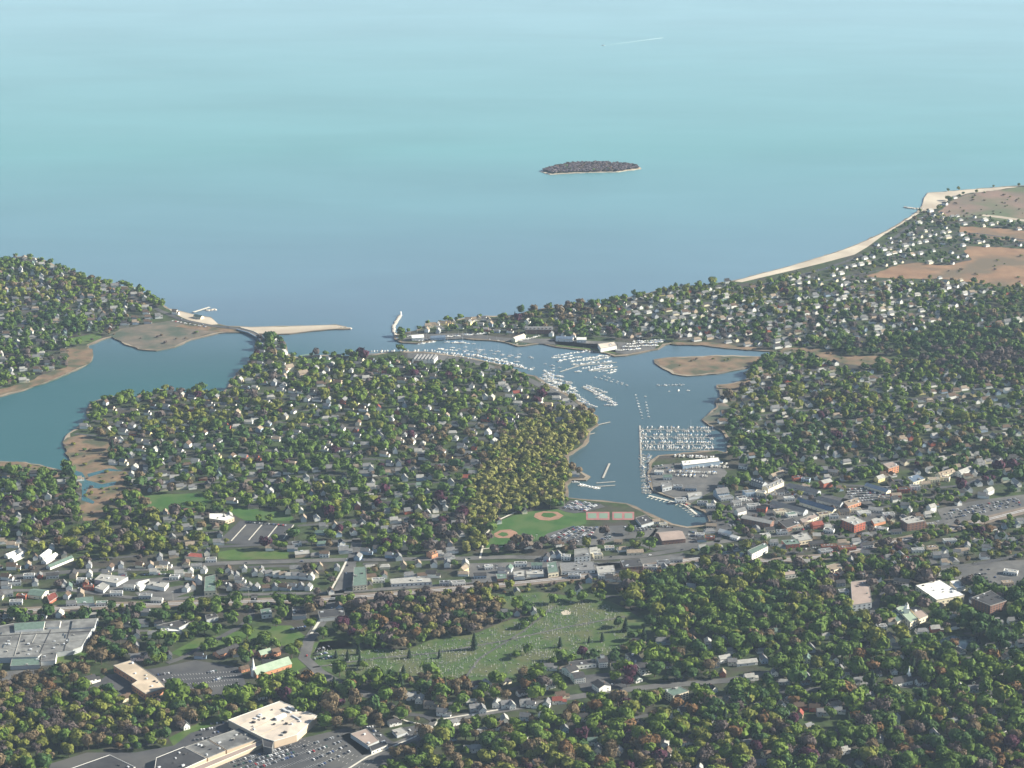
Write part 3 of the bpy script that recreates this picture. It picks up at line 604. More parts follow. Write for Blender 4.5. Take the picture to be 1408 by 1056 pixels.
for k, (p, q, ww, hh, mm) in enumerate((((379,990),(392,984),5,3.2,'wall_white'), ((388,975),(400,980),3,1.6,'metal_grey'), ((396,972),(408,978),3,1.8,'metal_grey'), ((402,984),(412,990),2.4,1.4,'metal_grey'), ((330,996),(372,976),.5,.3,'flat_tan'), ((345,1003),(392,981),.5,.34,'flat_tan'), ((360,1010),(410,986),.5,.38,'flat_tan'))):
    a, b = G(*p, GZ+10), G(*q, GZ+10); mb = MB(); mb.box((a[0]+b[0])/2-SM_.location.x, (a[1]+b[1])/2-SM_.location.y, 9.8, 9.9+hh, math.dist(a, b), ww, mm, math.atan2(b[1]-a[1], b[0]-a[0])); mb.build('roof_duct', SM_)
B('strip_mall', 'black roofed strip mall section farthest from the supermarket', [(151,1038),(186,1055),(120,1085),(60,1070)], 7, 'wall_tan', 'flat_black', 7, 6, 'shop block', parapet='trim', group='strip mall sections'); B('strip_mall', 'large black roofed strip mall section in the middle of the row', [(215,1042),(253,1027),(284,1043),(210,1076)], 7, 'wall_tan', 'flat_black', 8, 7, 'shop block', parapet='trim', group='strip mall sections')
B('strip_mall', 'dark grey roofed strip mall section joined to the supermarket', [(255,1027),(285,1017),(310,1032),(286,1042)], 6.6, 'wall_tan', 'flat_grey', 6, 8, 'shop block', group='strip mall sections'); B('strip_mall', 'narrow grey shop roof running up against the supermarket corner', [(287,1016),(344,996),(361,1014),(312,1031)], 6.2, 'wall_tan', 'flat_grey', 8, 9, 'shop block', group='strip mall sections')
B('shop_arcade', 'brown arcade roof with a cream front edge along the strip mall shops', [(212,1077),(362,1017),(366,1021),(216,1084)], 5, 'wall_tan', 'flat_brown', 0, 10, 'arcade', parapet='wall_cream'); B('entrance_porch', 'dark entrance porch standing at the supermarket front corner', [(361,1016),(376,1020),(374,1029),(362,1026)], 9, 'wall_dark', 'flat_black', 0, 11, 'porch')
B('shop', 'dark roofed shop with a white front wing beside the bending road', [(482,1009),(504,1002),(521,1018),(506,1025)], 6, 'wall_grey', 'flat_brown', 3, 12, 'shop'); B('shop_wing', 'low white fronted shop wing at the kerb with large dark windows', [(508,1026),(529,1018),(533,1024),(511,1033)], 4.5, 'wall_white', 'flat_black', 2, 13, 'shop', win=4)
B('bank', 'small flat bank with a grey roof among parked cars', [(539,1004),(552,1000),(560,1006),(546,1011)], 4, 'wall_grey', 'roof_pale', 1, 14, 'bank')
ch = gab('church', 'brick church with a long pale green roof and a white steeple', (348,918), (396,903), 17, 5.5, 7, 'brick_orange', 'green_copper', 'church', win=6)
mb = MB(); mb.box(-27, 0, 0, 12, 5, 5, 'wall_white'); mb.tube(-27, 0, 12, 27, 2.6, .15, 'wall_white', 6); mb.build('steeple', ch)
gab('parish_house', 'brick parish house with a green roof behind the steepled church', (356,895), (371,891), 12, 5, 4, 'brick_orange', 'green_copper', 'house', chim=1); gab('parish_school', 'long low brick school with a dark roof west of the church', (297,896), (325,885), 14, 4.5, 3.5, 'brick_orange', 'roof_dark', 'school', win=8); gab('rectory', 'small brick rectory with a brown roof beside the church lot', (330,917), (341,914), 9, 4, 3, 'brick_orange', 'roof_brown', 'house')
gab('chapel', 'small brick cross gable chapel wing near the parish house', (374,893), (383,890), 10, 5, 4.5, 'brick_orange', 'roof_brown', 'house')
# condos and big white houses
for q, lb in (((778,918),(790,914)), 'white apartment wing with a black roof at the west corner of the courtyard'), (((787,926),(802,924)), 'white apartment wing with a black roof facing the courtyard entrance'), (((822,904),(834,903)), 'tall white apartment house with a rooftop cupola by the dark red tree'), (((822,934),(832,941)), 'white apartment block with a black roof nearest the street in the courtyard'):
    o = gab('apartment_house', lb, q[0], q[1], 18, 8, 3.5, 'wall_white', 'roof_dark', 'apartment house', win=5, storeys=2, chim=1)
    if 'cupola' in lb: mb = MB(); mb.box(0, 0, 10.5, 15, 5, 5, 'wall_white', top='roof_dark'); mb.build('cupola', o)
B('apartment_terrace', 'long low grey roofed terrace closing the white courtyard behind', [(782,910),(818,906),(820,912),(785,916)], 6, 'wall_white', 'roof_dark', 2, 15, 'apartment house', win=6)
o = B('apartment_block', 'dark green roofed white apartment block running back beside a purple tree', [(860,899),(872,896),(897,918),(882,921)], 9, 'wall_white', 'roof_dark', 4, 16, 'apartment house', win=8, storeys=2)
o = B('mansion', 'cream three storey mansion with a green roof among the southern trees', [(912,948),(935,944),(947,950),(926,957)], 11, 'wall_cream', 'roof_green', 3, 17, 'mansion', win=8, storeys=3)
gab('white_villa', 'white villa with a pale roof east of the cream mansion', (988,902), (1003,899), 11, 6, 3, 'wall_white', 'roof_pale'); gab('long_barn', 'long low barn with a pale metal roof beside its paved yard', (1012,908), (1040,905), 11, 4, 3, 'wall_white', 'roof_pale', 'barn')
# civic east side
o = B('town_hall', 'town hall with grey green roofs and a white domed tower', [(1232,836),(1242,832),(1262,850),(1252,856)], 11, 'wall_cream', 'green_copper', 2, 18, 'town hall', win=6, storeys=2)
x, y = 0, 4; mb = MB(); mb.box(x, y, 10.5, 18, 7, 7, 'wall_white'); mb.tube(x, y, 18, 23, 3.0, 2.6, 'wall_white', 8); mb.tube(x, y, 23, 27, 2.7, .2, 'roof_pale', 8); mb.build('clock_tower', o)
B('town_hall_wing', 'west wing of the town hall with a pale edged roof', [(1222,842),(1232,838),(1246,850),(1234,855)], 8, 'wall_cream', 'roof_green', 1, 19, 'town hall wing', win=4); B('town_hall_wing', 'east wing of the town hall with a tan roof', [(1252,836),(1262,834),(1276,846),(1264,851)], 8, 'wall_cream', 'flat_brown', 1, 20, 'town hall wing', win=4)
B('library', 'large brilliant white flat roofed library with a cream rim', [(1259,805),(1292,797),(1326,818),(1288,825)], 8, 'wall_cream', 'flat_white', 9, 21, 'library', win=6); B('library_wing', 'small white roofed wing behind the brilliant white library', [(1306,799),(1318,797),(1328,806),(1316,810)], 6, 'wall_white', 'flat_white', 2, 22, 'building')
B('office_block', 'dark four storey brick office block near the east edge', [(1336,822),(1362,812),(1384,826),(1362,833)], 14, 'brick_brown', 'flat_black', 5, 23, 'office', win=6, storeys=4); B('school_block', 'tan roofed brick school with a blank grey side wall', [(1170,800),(1194,797),(1199,828),(1172,832)], 10, 'wall_grey', 'flat_brown', 3, 24, 'school', win=4, storeys=2)
B('parlour', 'tan flat roofed clinic with a striped front west of the brick school', [(1136,778),(1154,773),(1158,780),(1140,786)], 6, 'wall_cream', 'roof_tan', 1, 25, 'clinic', win=5); B('white_hall', 'low white fronted hall below the railway embankment', [(1078,786),(1110,782),(1112,787),(1080,791)], 6, 'wall_white', 'flat_brown', 2, 26, 'hall', win=8)
B('brick_office', 'tall square brick office with a pale roof west of its twin', [(1156,714),(1174,709),(1190,717),(1175,722)], 13, 'brick_red', 'roof_pale', 5, 27, 'office', win=5, storeys=3); B('brick_office', 'square brown brick office beside the station car park', [(1238,714),(1254,709),(1273,716),(1248,720)], 13, 'brick_brown', 'roof_pale', 5, 28, 'office', win=5, storeys=3)
B('shop_row', 'low brick shop row with a pale roof between the two brick offices', [(1198,714),(1214,710),(1218,716),(1202,720)], 5, 'brick_orange', 'roof_pale', 2, 29, 'shop'); gab('red_house', 'bright red brick house with a grey roof behind the car park', (1129,661), (1141,658), 14, 9, 3, 'brick_red', 'roof_pale', win=4, storeys=2)
B('brick_block', 'square brick block rising behind the trees north of the town', [(1214,638),(1228,635),(1236,640),(1222,644)], 12, 'brick_orange', 'flat_brown', 2, 30, 'office', win=4, storeys=3)
gab('cream_house', 'cream gabled house at the edge of the northern town trees', (1205,655), (1214,652), 10, 6, 4, 'wall_yellow', 'roof_pale')
gab('market_hall', 'wide gabled hall with a brown roof and dark skylights by the harbour park', (906,734), (938,731), 34, 7, 5, 'brick_brown', 'flat_brown', 'hall', win=8)
B('boathouse', 'dark roofed boathouse at the head of the harbour', [(874,712),(888,708),(899,717),(882,722)], 5, 'wall_grey', 'flat_black', 2, 31, 'boathouse')
B('green_gable', 'tall white hall with a green roof beside the river pool', [(1028,757),(1052,746),(1056,751),(1034,762)], 10, 'wall_white', 'roof_green', 1, 32, 'hall', win=5, storeys=2); B('red_shop', 'red brick corner shop with a dark green roof', [(1075,743),(1097,741),(1100,747),(1081,749)], 7, 'brick_red', 'roof_green', 3, 33, 'shop', win=4, storeys=2)
B('white_shop', 'cream shop with a white parapet joined to the red corner shop', [(1088,736),(1110,733),(1117,741),(1098,744)], 7, 'wall_cream', 'roof_pale', 3, 34, 'shop', win=4)
gab('main_block', 'long dark brick block with a mansard roof facing the harbour head', (1022,708), (1062,716), 14, 9, 3, 'brick_brown', 'roof_pale', 'office', win=9, storeys=3); gab('terrace', 'long grey terrace roof in the centre of the town', (1062,688), (1108,700), 14, 6, 4, 'wall_grey', 'roof_grey', 'shop block', win=8); gab('terrace', 'long grey blue terrace roof east of the town centre', (1098,684), (1148,699), 13, 6, 4, 'wall_cream', 'roof_blue', 'shop block', win=8)
gab('terrace', 'short grey terrace roof north of the town centre car park', (1125,682), (1158,690), 13, 5, 4, 'wall_grey', 'roof_grey', 'shop block', win=5); gab('terrace', 'dark hip roofed terrace under the northern trees of the town', (1085,664), (1126,674), 14, 5, 4, 'wall_grey', 'roof_grey', 'shop block', win=5)
gab('inn', 'cream stepped terrace of condominiums with grey dormer roofs', (1052,668), (1074,658), 12, 8, 4, 'wall_cream', 'roof_grey', 'apartment house', win=6, storeys=2, dormers=4); gab('inn', 'dark shaded condominium range with a row of white dormers', (1034,656), (1052,662), 12, 8, 4, 'wall_grey', 'roof_grey', 'apartment house', win=6, storeys=2, dormers=5)
gab('inn', 'small cream condominium range against the northern trees', (1060,652), (1076,646), 10, 6, 3, 'wall_cream', 'roof_tan', 'apartment house', win=5); gab('mansard_house', 'tall grey blue house with steep gables beside the marina', (984,672), (1000,670), 16, 9, 6, 'wall_blue', 'roof_grey', 'apartment house', win=5, storeys=3, chim=2)
gab('white_house', 'white house with a bright gable north of the long dark brick block', (1012,700), (1024,697), 10, 7, 4, 'wall_white', 'roof_grey'); gab('white_tent', 'row of white gabled market roofs west of the long brick block', (990,727), (1006,731), 10, 4, 3, 'wall_white', 'flat_white', 'shop', chim=0); gab('white_shed', 'white shed with a bright pale roof beside the river road', (1006,735), (1016,738), 9, 4, 2, 'wall_white', 'flat_white', 'shed', chim=0)
B('court_shops', 'cream flat shop row with awnings in the town centre', [(1100,714),(1122,706),(1126,710),(1104,719)], 5, 'wall_cream', 'flat_brown', 3, 35, 'shop', win=6); B('court_shops', 'dark brown shop block in the shade of the long brick block', [(1070,716),(1090,712),(1100,720),(1082,726)], 7, 'brick_brown', 'roof_dark', 3, 36, 'shop', win=5)
B('deli', 'tan roofed shop with peach walls east of the car park', [(1160,690),(1180,684),(1184,690),(1166,696)], 6, 'brick_orange', 'roof_tan', 3, 37, 'shop', win=5); gab('long_shop', 'long blue grey roofed shop with a cream end north east of the car park', (1192,664), (1222,673), 13, 5, 3, 'wall_cream', 'roof_blue', 'shop', win=6)
gab('tile_house', 'dark red roofed house among small town trees', (1116,718), (1130,716), 12, 6, 4, 'brick_red', 'roof_red'); B('store', 'grey flat store west of the cream hotel in the town', [(1248,656),(1262,652),(1272,658),(1256,663)], 6, 'wall_cream', 'roof_blue', 3, 38, 'shop', win=4)
gab('hotel', 'cream hotel with white gables along the upper town street', (1290,650), (1310,644), 12, 7, 4, 'wall_cream', 'roof_tan', 'hotel', win=6, storeys=2, dormers=3); gab('hotel', 'white gabled hotel wing at the top of the town street', (1318,647), (1334,641), 12, 7, 4, 'wall_white', 'roof_pale', 'hotel', win=5, storeys=2)
gab('white_barn', 'tall white gabled house standing alone above the station lot', (1277,694), (1285,692), 10, 9, 4, 'wall_white', 'roof_pale'); gab('white_barn', 'white two storey house with a tall gable east of the station lot', (1356,672), (1364,669), 10, 7, 4, 'wall_white', 'roof_pale')
B('marina_shed', 'long white roofed boat shed with pale blue walls in the marina', [(937,634),(988,629),(990,634),(939,640)], 7, 'wall_blue', 'flat_white', 3, 39, 'shed'); B('marina_office', 'square grey marina office with white gable trim', [(909,664),(922,662),(924,668),(911,671)], 7, 'wall_grey', 'roof_grey', 2, 40, 'office', win=4)
B('marina_store', 'pale grey marina store near the long floating dock', [(945,678),(965,676),(966,681),(947,684)], 5, 'wall_grey', 'roof_pale', 2, 41, 'shed')
# west side
B('school', 'long white roofed school beside its striped parking lot', [(288,706),(306,706),(322,711),(310,716),(288,713)], 7, 'wall_tan', 'flat_white', 4, 42, 'school', win=6); B('red_roof_hall', 'low hall with a broad red roof beside the main street', [(254,765),(262,760),(278,761),(279,767)], 6, 'wall_cream', 'roof_red', 1, 43, 'hall')
B('saw_roof_works', 'pale ridged works roofs in three bays by the main street', [(130,797),(139,789),(176,793),(160,802)], 6, 'wall_grey', 'roof_pale', 3, 44, 'works'); B('works', 'small grey works with a white edge below the pale ridged works', [(130,808),(142,800),(150,804),(142,812)], 5, 'wall_grey', 'roof_pale', 1, 45, 'works')
B('white_works', 'bright white gabled garage beside the shadowed flat hall', [(186,802),(192,799),(206,796),(205,802),(192,808)], 6, 'wall_white', 'flat_white', 1, 46, 'garage'); B('shadow_hall', 'flat hall with a dark shaded wall beside the white garage', [(198,803),(204,799),(232,801),(226,808)], 6, 'wall_white', 'roof_pale', 2, 47, 'hall')
gab('warehouse', 'grey green gabled warehouse with a pale rim at the west edge', (42,811), (62,813), 22, 5, 3, 'wall_cream', 'roof_green', 'warehouse', chim=0); B('pale_shed', 'low pale green shed west of the red embankment', [(103,822),(128,820),(130,829),(106,830)], 4, 'wall_white', 'roof_green', 1, 48, 'shed')
B('red_roof_store', 'low store with a rusty red roof beside the grey green warehouse', [(64,818),(76,814),(80,820),(68,828)], 4, 'brick_red', 'roof_red', 1, 49, 'shop')
for k, (a, b) in enumerate((((8,762),(26,755)), ((16,767),(30,760)), ((55,764),(67,755)), ((66,777),(98,764)), ((60,770),(76,760)))):
    gab('greenhouse_shed', ('long white gabled shed, farthest of the western shed group', 'slim white shed with a cream roof in the western shed group', 'white two gabled shed in the middle of the western shed group', 'longest green roofed shed with four white gables', 'white shed squeezed between the four gabled shed and its neighbour')[k], a, b, 9, 4, 2.5, 'wall_white', ('flat_white', 'flat_white', 'flat_white', 'roof_green', 'flat_white')[k], 'shed', chim=0, win=4, group='white sheds by the west road')
o = B('tower_store', 'tall green grey roofed hall with a cream eastern wall beside the cottages', [(282,793),(296,790),(297,812),(281,813)], 8, 'wall_cream', 'roof_green', 1, 50, 'hall', win=4); B('twin_store', 'two part blue grey hall with a row of white awnings by the avenue', [(487,780),(503,779),(505,804),(485,806)], 8, 'wall_cream', 'roof_green', 3, 51, 'shop', win=5, storeys=2)
B('long_office', 'long low office with a shaded front of windows on the back street', [(536,796),(572,793),(592,795),(594,800),(538,803)], 5, 'wall_white', 'roof_pale', 4, 52, 'office', win=9); B('clinic', 'low pale roofed clinic beneath the striped parking lot', [(405,758),(425,756),(426,761),(406,763)], 5, 'wall_tan', 'roof_pale', 1, 53, 'clinic')
B('white_roof_store', 'grey roofed store by the cleaners row on the back street', [(706,786),(721,784),(722,792),(707,793)], 6, 'wall_white', 'roof_pale', 2, 54, 'shop'); B('low_store', 'low wide store with a pale strip roof on the back street', [(724,785),(748,783),(748,789),(724,790)], 5, 'wall_white', 'roof_pale', 3, 55, 'shop')
B('corner_store', 'grey green gabled store north of the railway brush', [(752,774),(765,772),(768,786),(754,788)], 8, 'wall_cream', 'roof_green', 2, 56, 'shop', win=3); B('wide_store', 'wide low blue grey store with a white end wall', [(770,774),(816,772),(818,783),(772,786)], 6, 'wall_white', 'roof_grey', 6, 57, 'shop', win=8)
B('white_block', 'white topped square block behind the main street', [(790,755),(808,753),(812,764),(790,766)], 9, 'wall_white', 'flat_grey', 2, 58, 'office', win=4, storeys=2); B('dark_block', 'dark brick mill block with chimneys on the main street', [(853,770),(880,768),(884,778),(858,780)], 10, 'brick_brown', 'flat_black', 5, 59, 'mill', win=6, storeys=3)
B('pale_depot', 'pale roofed depot in front of the dark brick mill block', [(820,779),(844,777),(846,786),(822,788)], 6, 'wall_grey', 'roof_pale', 2, 60, 'depot')
gab('orange_house', 'orange cream house with twin peaks on the main street corner', (634,780), (641,776), 9, 6, 4, 'wall_yellow', 'roof_tan'); gab('tan_house', 'tan three gabled house south of the ball park trees', (590,758), (598,755), 12, 7, 4, 'brick_orange', 'roof_brown', dormers=2); gab('peach_house', 'peach roofed pavilion by the park picnic trees', (862,756), (884,755), 12, 4, 3, 'wall_cream', 'roof_tan', 'pavilion')
B('car_shop', 'brown fronted garage with an orange wall on the back street', [(682,789),(696,789),(697,795),(684,796)], 4, 'brick_orange', 'roof_green', 1, 61, 'garage')
B('west_motel', 'long low motel with a dazzling white side roof', [(222,864),(250,866),(248,868),(220,867)], 5, 'wall_white', 'flat_white', 1, 62, 'motel'); B('west_motel', 'dark flat roofed motel range behind the dazzling white roof', [(215,860),(250,852),(262,855),(246,863)], 5, 'wall_grey', 'roof_dark', 3, 63, 'motel'); B('annex', 'dark grey roofed annex on the hill west of the motel range', [(282,846),(296,843),(300,848),(284,852)], 6, 'wall_grey', 'roof_dark', 1, 64, 'building')
B('west_house', 'pale square house with white terraces near the railway brush', [(358,838),(372,836),(374,843),(360,845)], 7, 'wall_white', 'roof_green', 2, 65, 'house', win=3); B('tavern', 'dark flat tavern with white roof plant beside the avenue', [(402,835),(420,834),(421,846),(402,847)], 6, 'wall_grey', 'flat_black', 4, 66, 'tavern'); B('court', 'dark flat court building framed by a white kerb east of the avenue', [(437,840),(472,836),(474,846),(440,850)], 6, 'wall_grey', 'flat_black', 3, 67, 'building')
# shore buildings
for k, (a, b) in enumerate((((722,449),(760,449)), )):
    gab('waterfront_flats', 'long dark waterfront apartment building with white gables on the point', a, b, 18, 9, 4, 'brick_brown', 'roof_grey', 'apartment house', win=12, storeys=3, dormers=7)
gab('boat_shed', 'long blue roofed boat shed on the lawn by the boatyard', (765,462), (788,463), 16, 6, 3, 'wall_white', 'roof_blue', 'shed', chim=0); gab('boat_shed', 'white boat shed by the blue roofed one on the point', (793,464), (806,464), 12, 6, 3, 'wall_white', 'flat_white', 'shed', chim=0); B('boat_hall', 'large white boat hall in the middle of the northern boatyard', [(822,473),(845,470),(848,475),(826,479)], 8, 'wall_white', 'flat_cream', 2, 70, 'shed')
gab('yacht_club', 'white yacht club house on the tip of the point', (566,461), (582,460), 14, 6, 4, 'wall_white', 'flat_white', 'club house', chim=0); gab('wharf_shed', 'long turquoise wharf shed near the yacht club', (592,462), (612,461), 10, 5, 3, 'wall_blue', 'roof_blue', 'shed', chim=0); gab('yard_shed', 'pale slanted boatyard shed beside the dark waterfront flats', (706,464), (720,459), 10, 6, 3, 'wall_cream', 'flat_cream', 'shed', chim=0)
for k in range(6):
    gab('beach_condo', 'grey roofed shore condominium, %s of the six slanted rows' % ('westernmost', 'second from the west', 'third from the west', 'fourth from the west', 'fifth from the west', 'easternmost')[k], (569+k*5,493), (574+k*5,487), 8, 7, 3, 'wall_white', 'roof_grey', 'apartment house', chim=0, win=0, group='slanted shore condominiums')
gab('beach_club', 'cream beach club with tall white walls near the bridge', (392,502), (402,500), 14, 9, 4, 'wall_cream', 'roof_tan', 'club house'); gab('beach_club', 'large tan shingled club house south of the bridge road', (410,510), (422,508), 14, 8, 4, 'wall_tan', 'roof_tan', 'club house')
gab('pavilion', 'turquoise pavilion on the bluff beside its white pier', (298-30,432), (278,434), 10, 4, 3, 'wall_cream', 'roof_green', 'pavilion', chim=0)

# ordinary shops, halls and sheds of the town, each built on its own
SHOPS = [t.split(',') for t in """998,683,22,12,5,g,g 1012,690,16,10,6,w,g 1020,684,14,10,6,w,d 1030,676,18,12,7,b,g 1000,694,18,10,5,w,d 1046,676,16,12,7,c,g 1060,680,18,11,6,t,g 1072,675,14,11,6,w,d 1085,684,16,10,5,w,p 1036,694,20,10,6,w,g 1048,698,15,10,6,r,d 1072,702,18,12,6,c,t 1088,706,16,11,5,w,n 1058,727,14,10,5,c,d 1075,730,16,10,5,g,d 1096,724,18,9,4,c,t 1112,720,14,9,4,w,t 1132,706,18,11,6,c,b 1146,708,14,10,5,w,d 1160,702,16,11,6,t,d 1176,700,18,10,5,c,t 1188,704,20,12,5,w,p 1204,700,22,10,4,g,p 1222,706,18,10,5,w,g 1216,684,18,10,6,t,d 1232,680,16,10,6,r,t 1242,672,18,12,6,r,d 1258,668,15,10,6,w,g 1272,664,16,10,5,c,t 1284,658,18,10,6,c,t 1300,656,14,9,6,c,t 1146,648,16,10,6,t,g 1096,656,16,9,5,r,d 1108,658,14,9,5,b,d 1122,746,22,10,5,t,d 1140,750,24,9,5,r,b 1165,752,26,9,5,r,b 1192,748,18,8,5,g,d 1135,756,20,10,4,g,g 1052,735,15,9,5,w,p 1064,744,12,9,6,w,g 1140,728,16,9,5,w,d 1212,726,20,9,4,w,g 1232,730,16,9,4,g,d 1280,720,16,10,5,t,g 1306,742,20,9,5,w,g 1322,756,20,9,5,c,t 1262,755,18,9,5,w,g 1282,752,16,9,5,t,b 1155,800,14,10,6,g,d 1146,790,16,10,6,r,d 1195,790,14,9,5,t,b 1240,798,22,9,5,t,t 1212,860,14,10,6,w,g 1160,812,14,9,5,w,g 978,722,16,9,4,t,t 962,734,14,9,4,w,g 976,738,14,9,4,r,d 930,768,18,9,5,g,g 912,772,18,9,5,g,d 894,778,20,9,5,w,d 870,786,18,10,5,r,b 832,790,20,9,5,w,g 790,790,18,9,5,g,g 660,790,18,9,5,b,d 672,778,12,8,5,w,p 716,774,18,9,5,w,g 738,776,16,9,6,w,n 630,800,20,9,5,w,g 612,800,16,8,5,g,d 580,790,14,9,5,g,b 520,796,18,9,5,w,g 472,752,16,9,6,b,g 446,760,14,9,6,w,b 408,746,14,9,5,g,d 290,768,16,9,5,w,g 270,777,16,8,5,w,g 240,792,14,8,5,w,g 222,780,18,8,4,c,t 178,806,16,8,5,w,p 160,814,18,9,5,w,g 200,818,18,9,5,g,g 216,824,16,9,4,w,p 122,806,14,8,5,r,b 112,796,14,8,5,w,g 72,790,18,9,5,g,d 40,790,16,9,5,w,g 20,800,18,9,5,g,d 8,815,20,10,5,g,g 22,826,18,9,5,w,g 30,818,14,9,5,r,b 98,828,14,8,5,w,g 140,828,16,8,5,w,n 838,752,14,9,4,w,t 850,744,12,8,4,t,t 822,762,14,10,6,c,g 778,764,14,10,6,w,g 902,716,12,8,4,w,t 912,720,12,8,4,c,g 936,686,18,9,5,w,g 950,670,18,10,5,b,g 966,690,16,9,5,g,d 978,694,14,9,5,w,g 918,655,14,9,5,w,n 932,668,14,9,5,g,g 906,648,14,9,5,w,p 1022,640,14,8,5,w,g 1390,785,20,10,5,w,p 1385,800,16,9,5,t,t""".split()]
SNAME = dict(g='grey', w='white', b='blue grey', c='cream', t='tan', r='brick')
RNAME = dict(g=('flat_grey', 'grey'), d=('flat_black', 'black'), p=('roof_pale', 'pale'), t=('roof_tan', 'tan'), b=('roof_brown', 'brown'), n=('roof_green', 'green'))
WNAME = dict(w='wall_white', c='wall_cream', g='wall_grey', b='wall_blue', t='wall_tan', r='brick_red')
SHOP_TODO = []
for k, (px, py, ln, wd_, h, w, r_) in enumerate(SHOPS):
    px, py, ln, wd_, h = float(px), float(py), float(ln), float(wd_), float(h); r = random.Random(k*7+1)
    x, y = G(px, py, GZ+h); o = root('shop', (x, y, GZ), math.radians(r.choice((8, 18, -22, 12)) if px > 980 else r.choice((0, 6, -6, 12))))
    wall, (rf, rn) = WNAME[w], RNAME[r_]
    if k % 3 != 1:
        mb = MB(); mb.box(0, 0, -.2, h, ln, wd_, wall); mb.build('wall', o)
        mb = MB(); mb.box(0, 0, h+.02, h+.3, ln-.9, wd_-.9, rf); mb.build('roof', o)
        mb = MB()
        for sg in (-1, 1): mb.box(sg*(ln/2-.2), 0, h+.01, h+.8, .4, wd_-.02, wall); mb.box(0, sg*(wd_/2-.2), h+.015, h+.75, ln-.82, .4, wall)
        mb.build('parapet', o)
        for q in range(r.randint(1, 4)): mb = MB(); mb.box(r.uniform(-ln*.35, ln*.35), r.uniform(-wd_*.3, wd_*.3), h+.31, h+r.uniform(1, 2), r.uniform(1.2, 2.6), r.uniform(1, 2), 'metal_grey'); mb.build('roof_unit', o)
        form = 'flat'
    else:
        house_shell(ln, wd_, h, 3, wall).build('wall', o); roof_slabs(ln, wd_, h, 3, rf if r_ not in 'gd' else ('roof_grey' if r_ == 'g' else 'roof_dark'), .4).build('roof', o); form = 'gabled'
    win_row(o, (-ln/2, -wd_/2), (ln/2, -wd_/2), 1.0, 1.8, int(ln/4), each=2.0); win_row(o, (ln/2, -wd_/2), (ln/2, wd_/2), 1.0, 1.8, 2, each=1.8)
    if h > 5: win_row(o, (-ln/2, -wd_/2), (ln/2, -wd_/2), 3.9, 1.2, int(ln/4), each=1.2)
    c, s = math.cos(o.rotation_euler.z), math.sin(o.rotation_euler.z); gr(None, [(x+c*a-s*b, y+s*a+c*b) for a, b in ((-ln/2, -wd_/2), (ln/2, -wd_/2), (ln/2, wd_/2), (-ln/2, wd_/2))])
    SHOP_TODO.append((o, f'{SNAME[w]} {form} shop with {rn} roof', x, y))
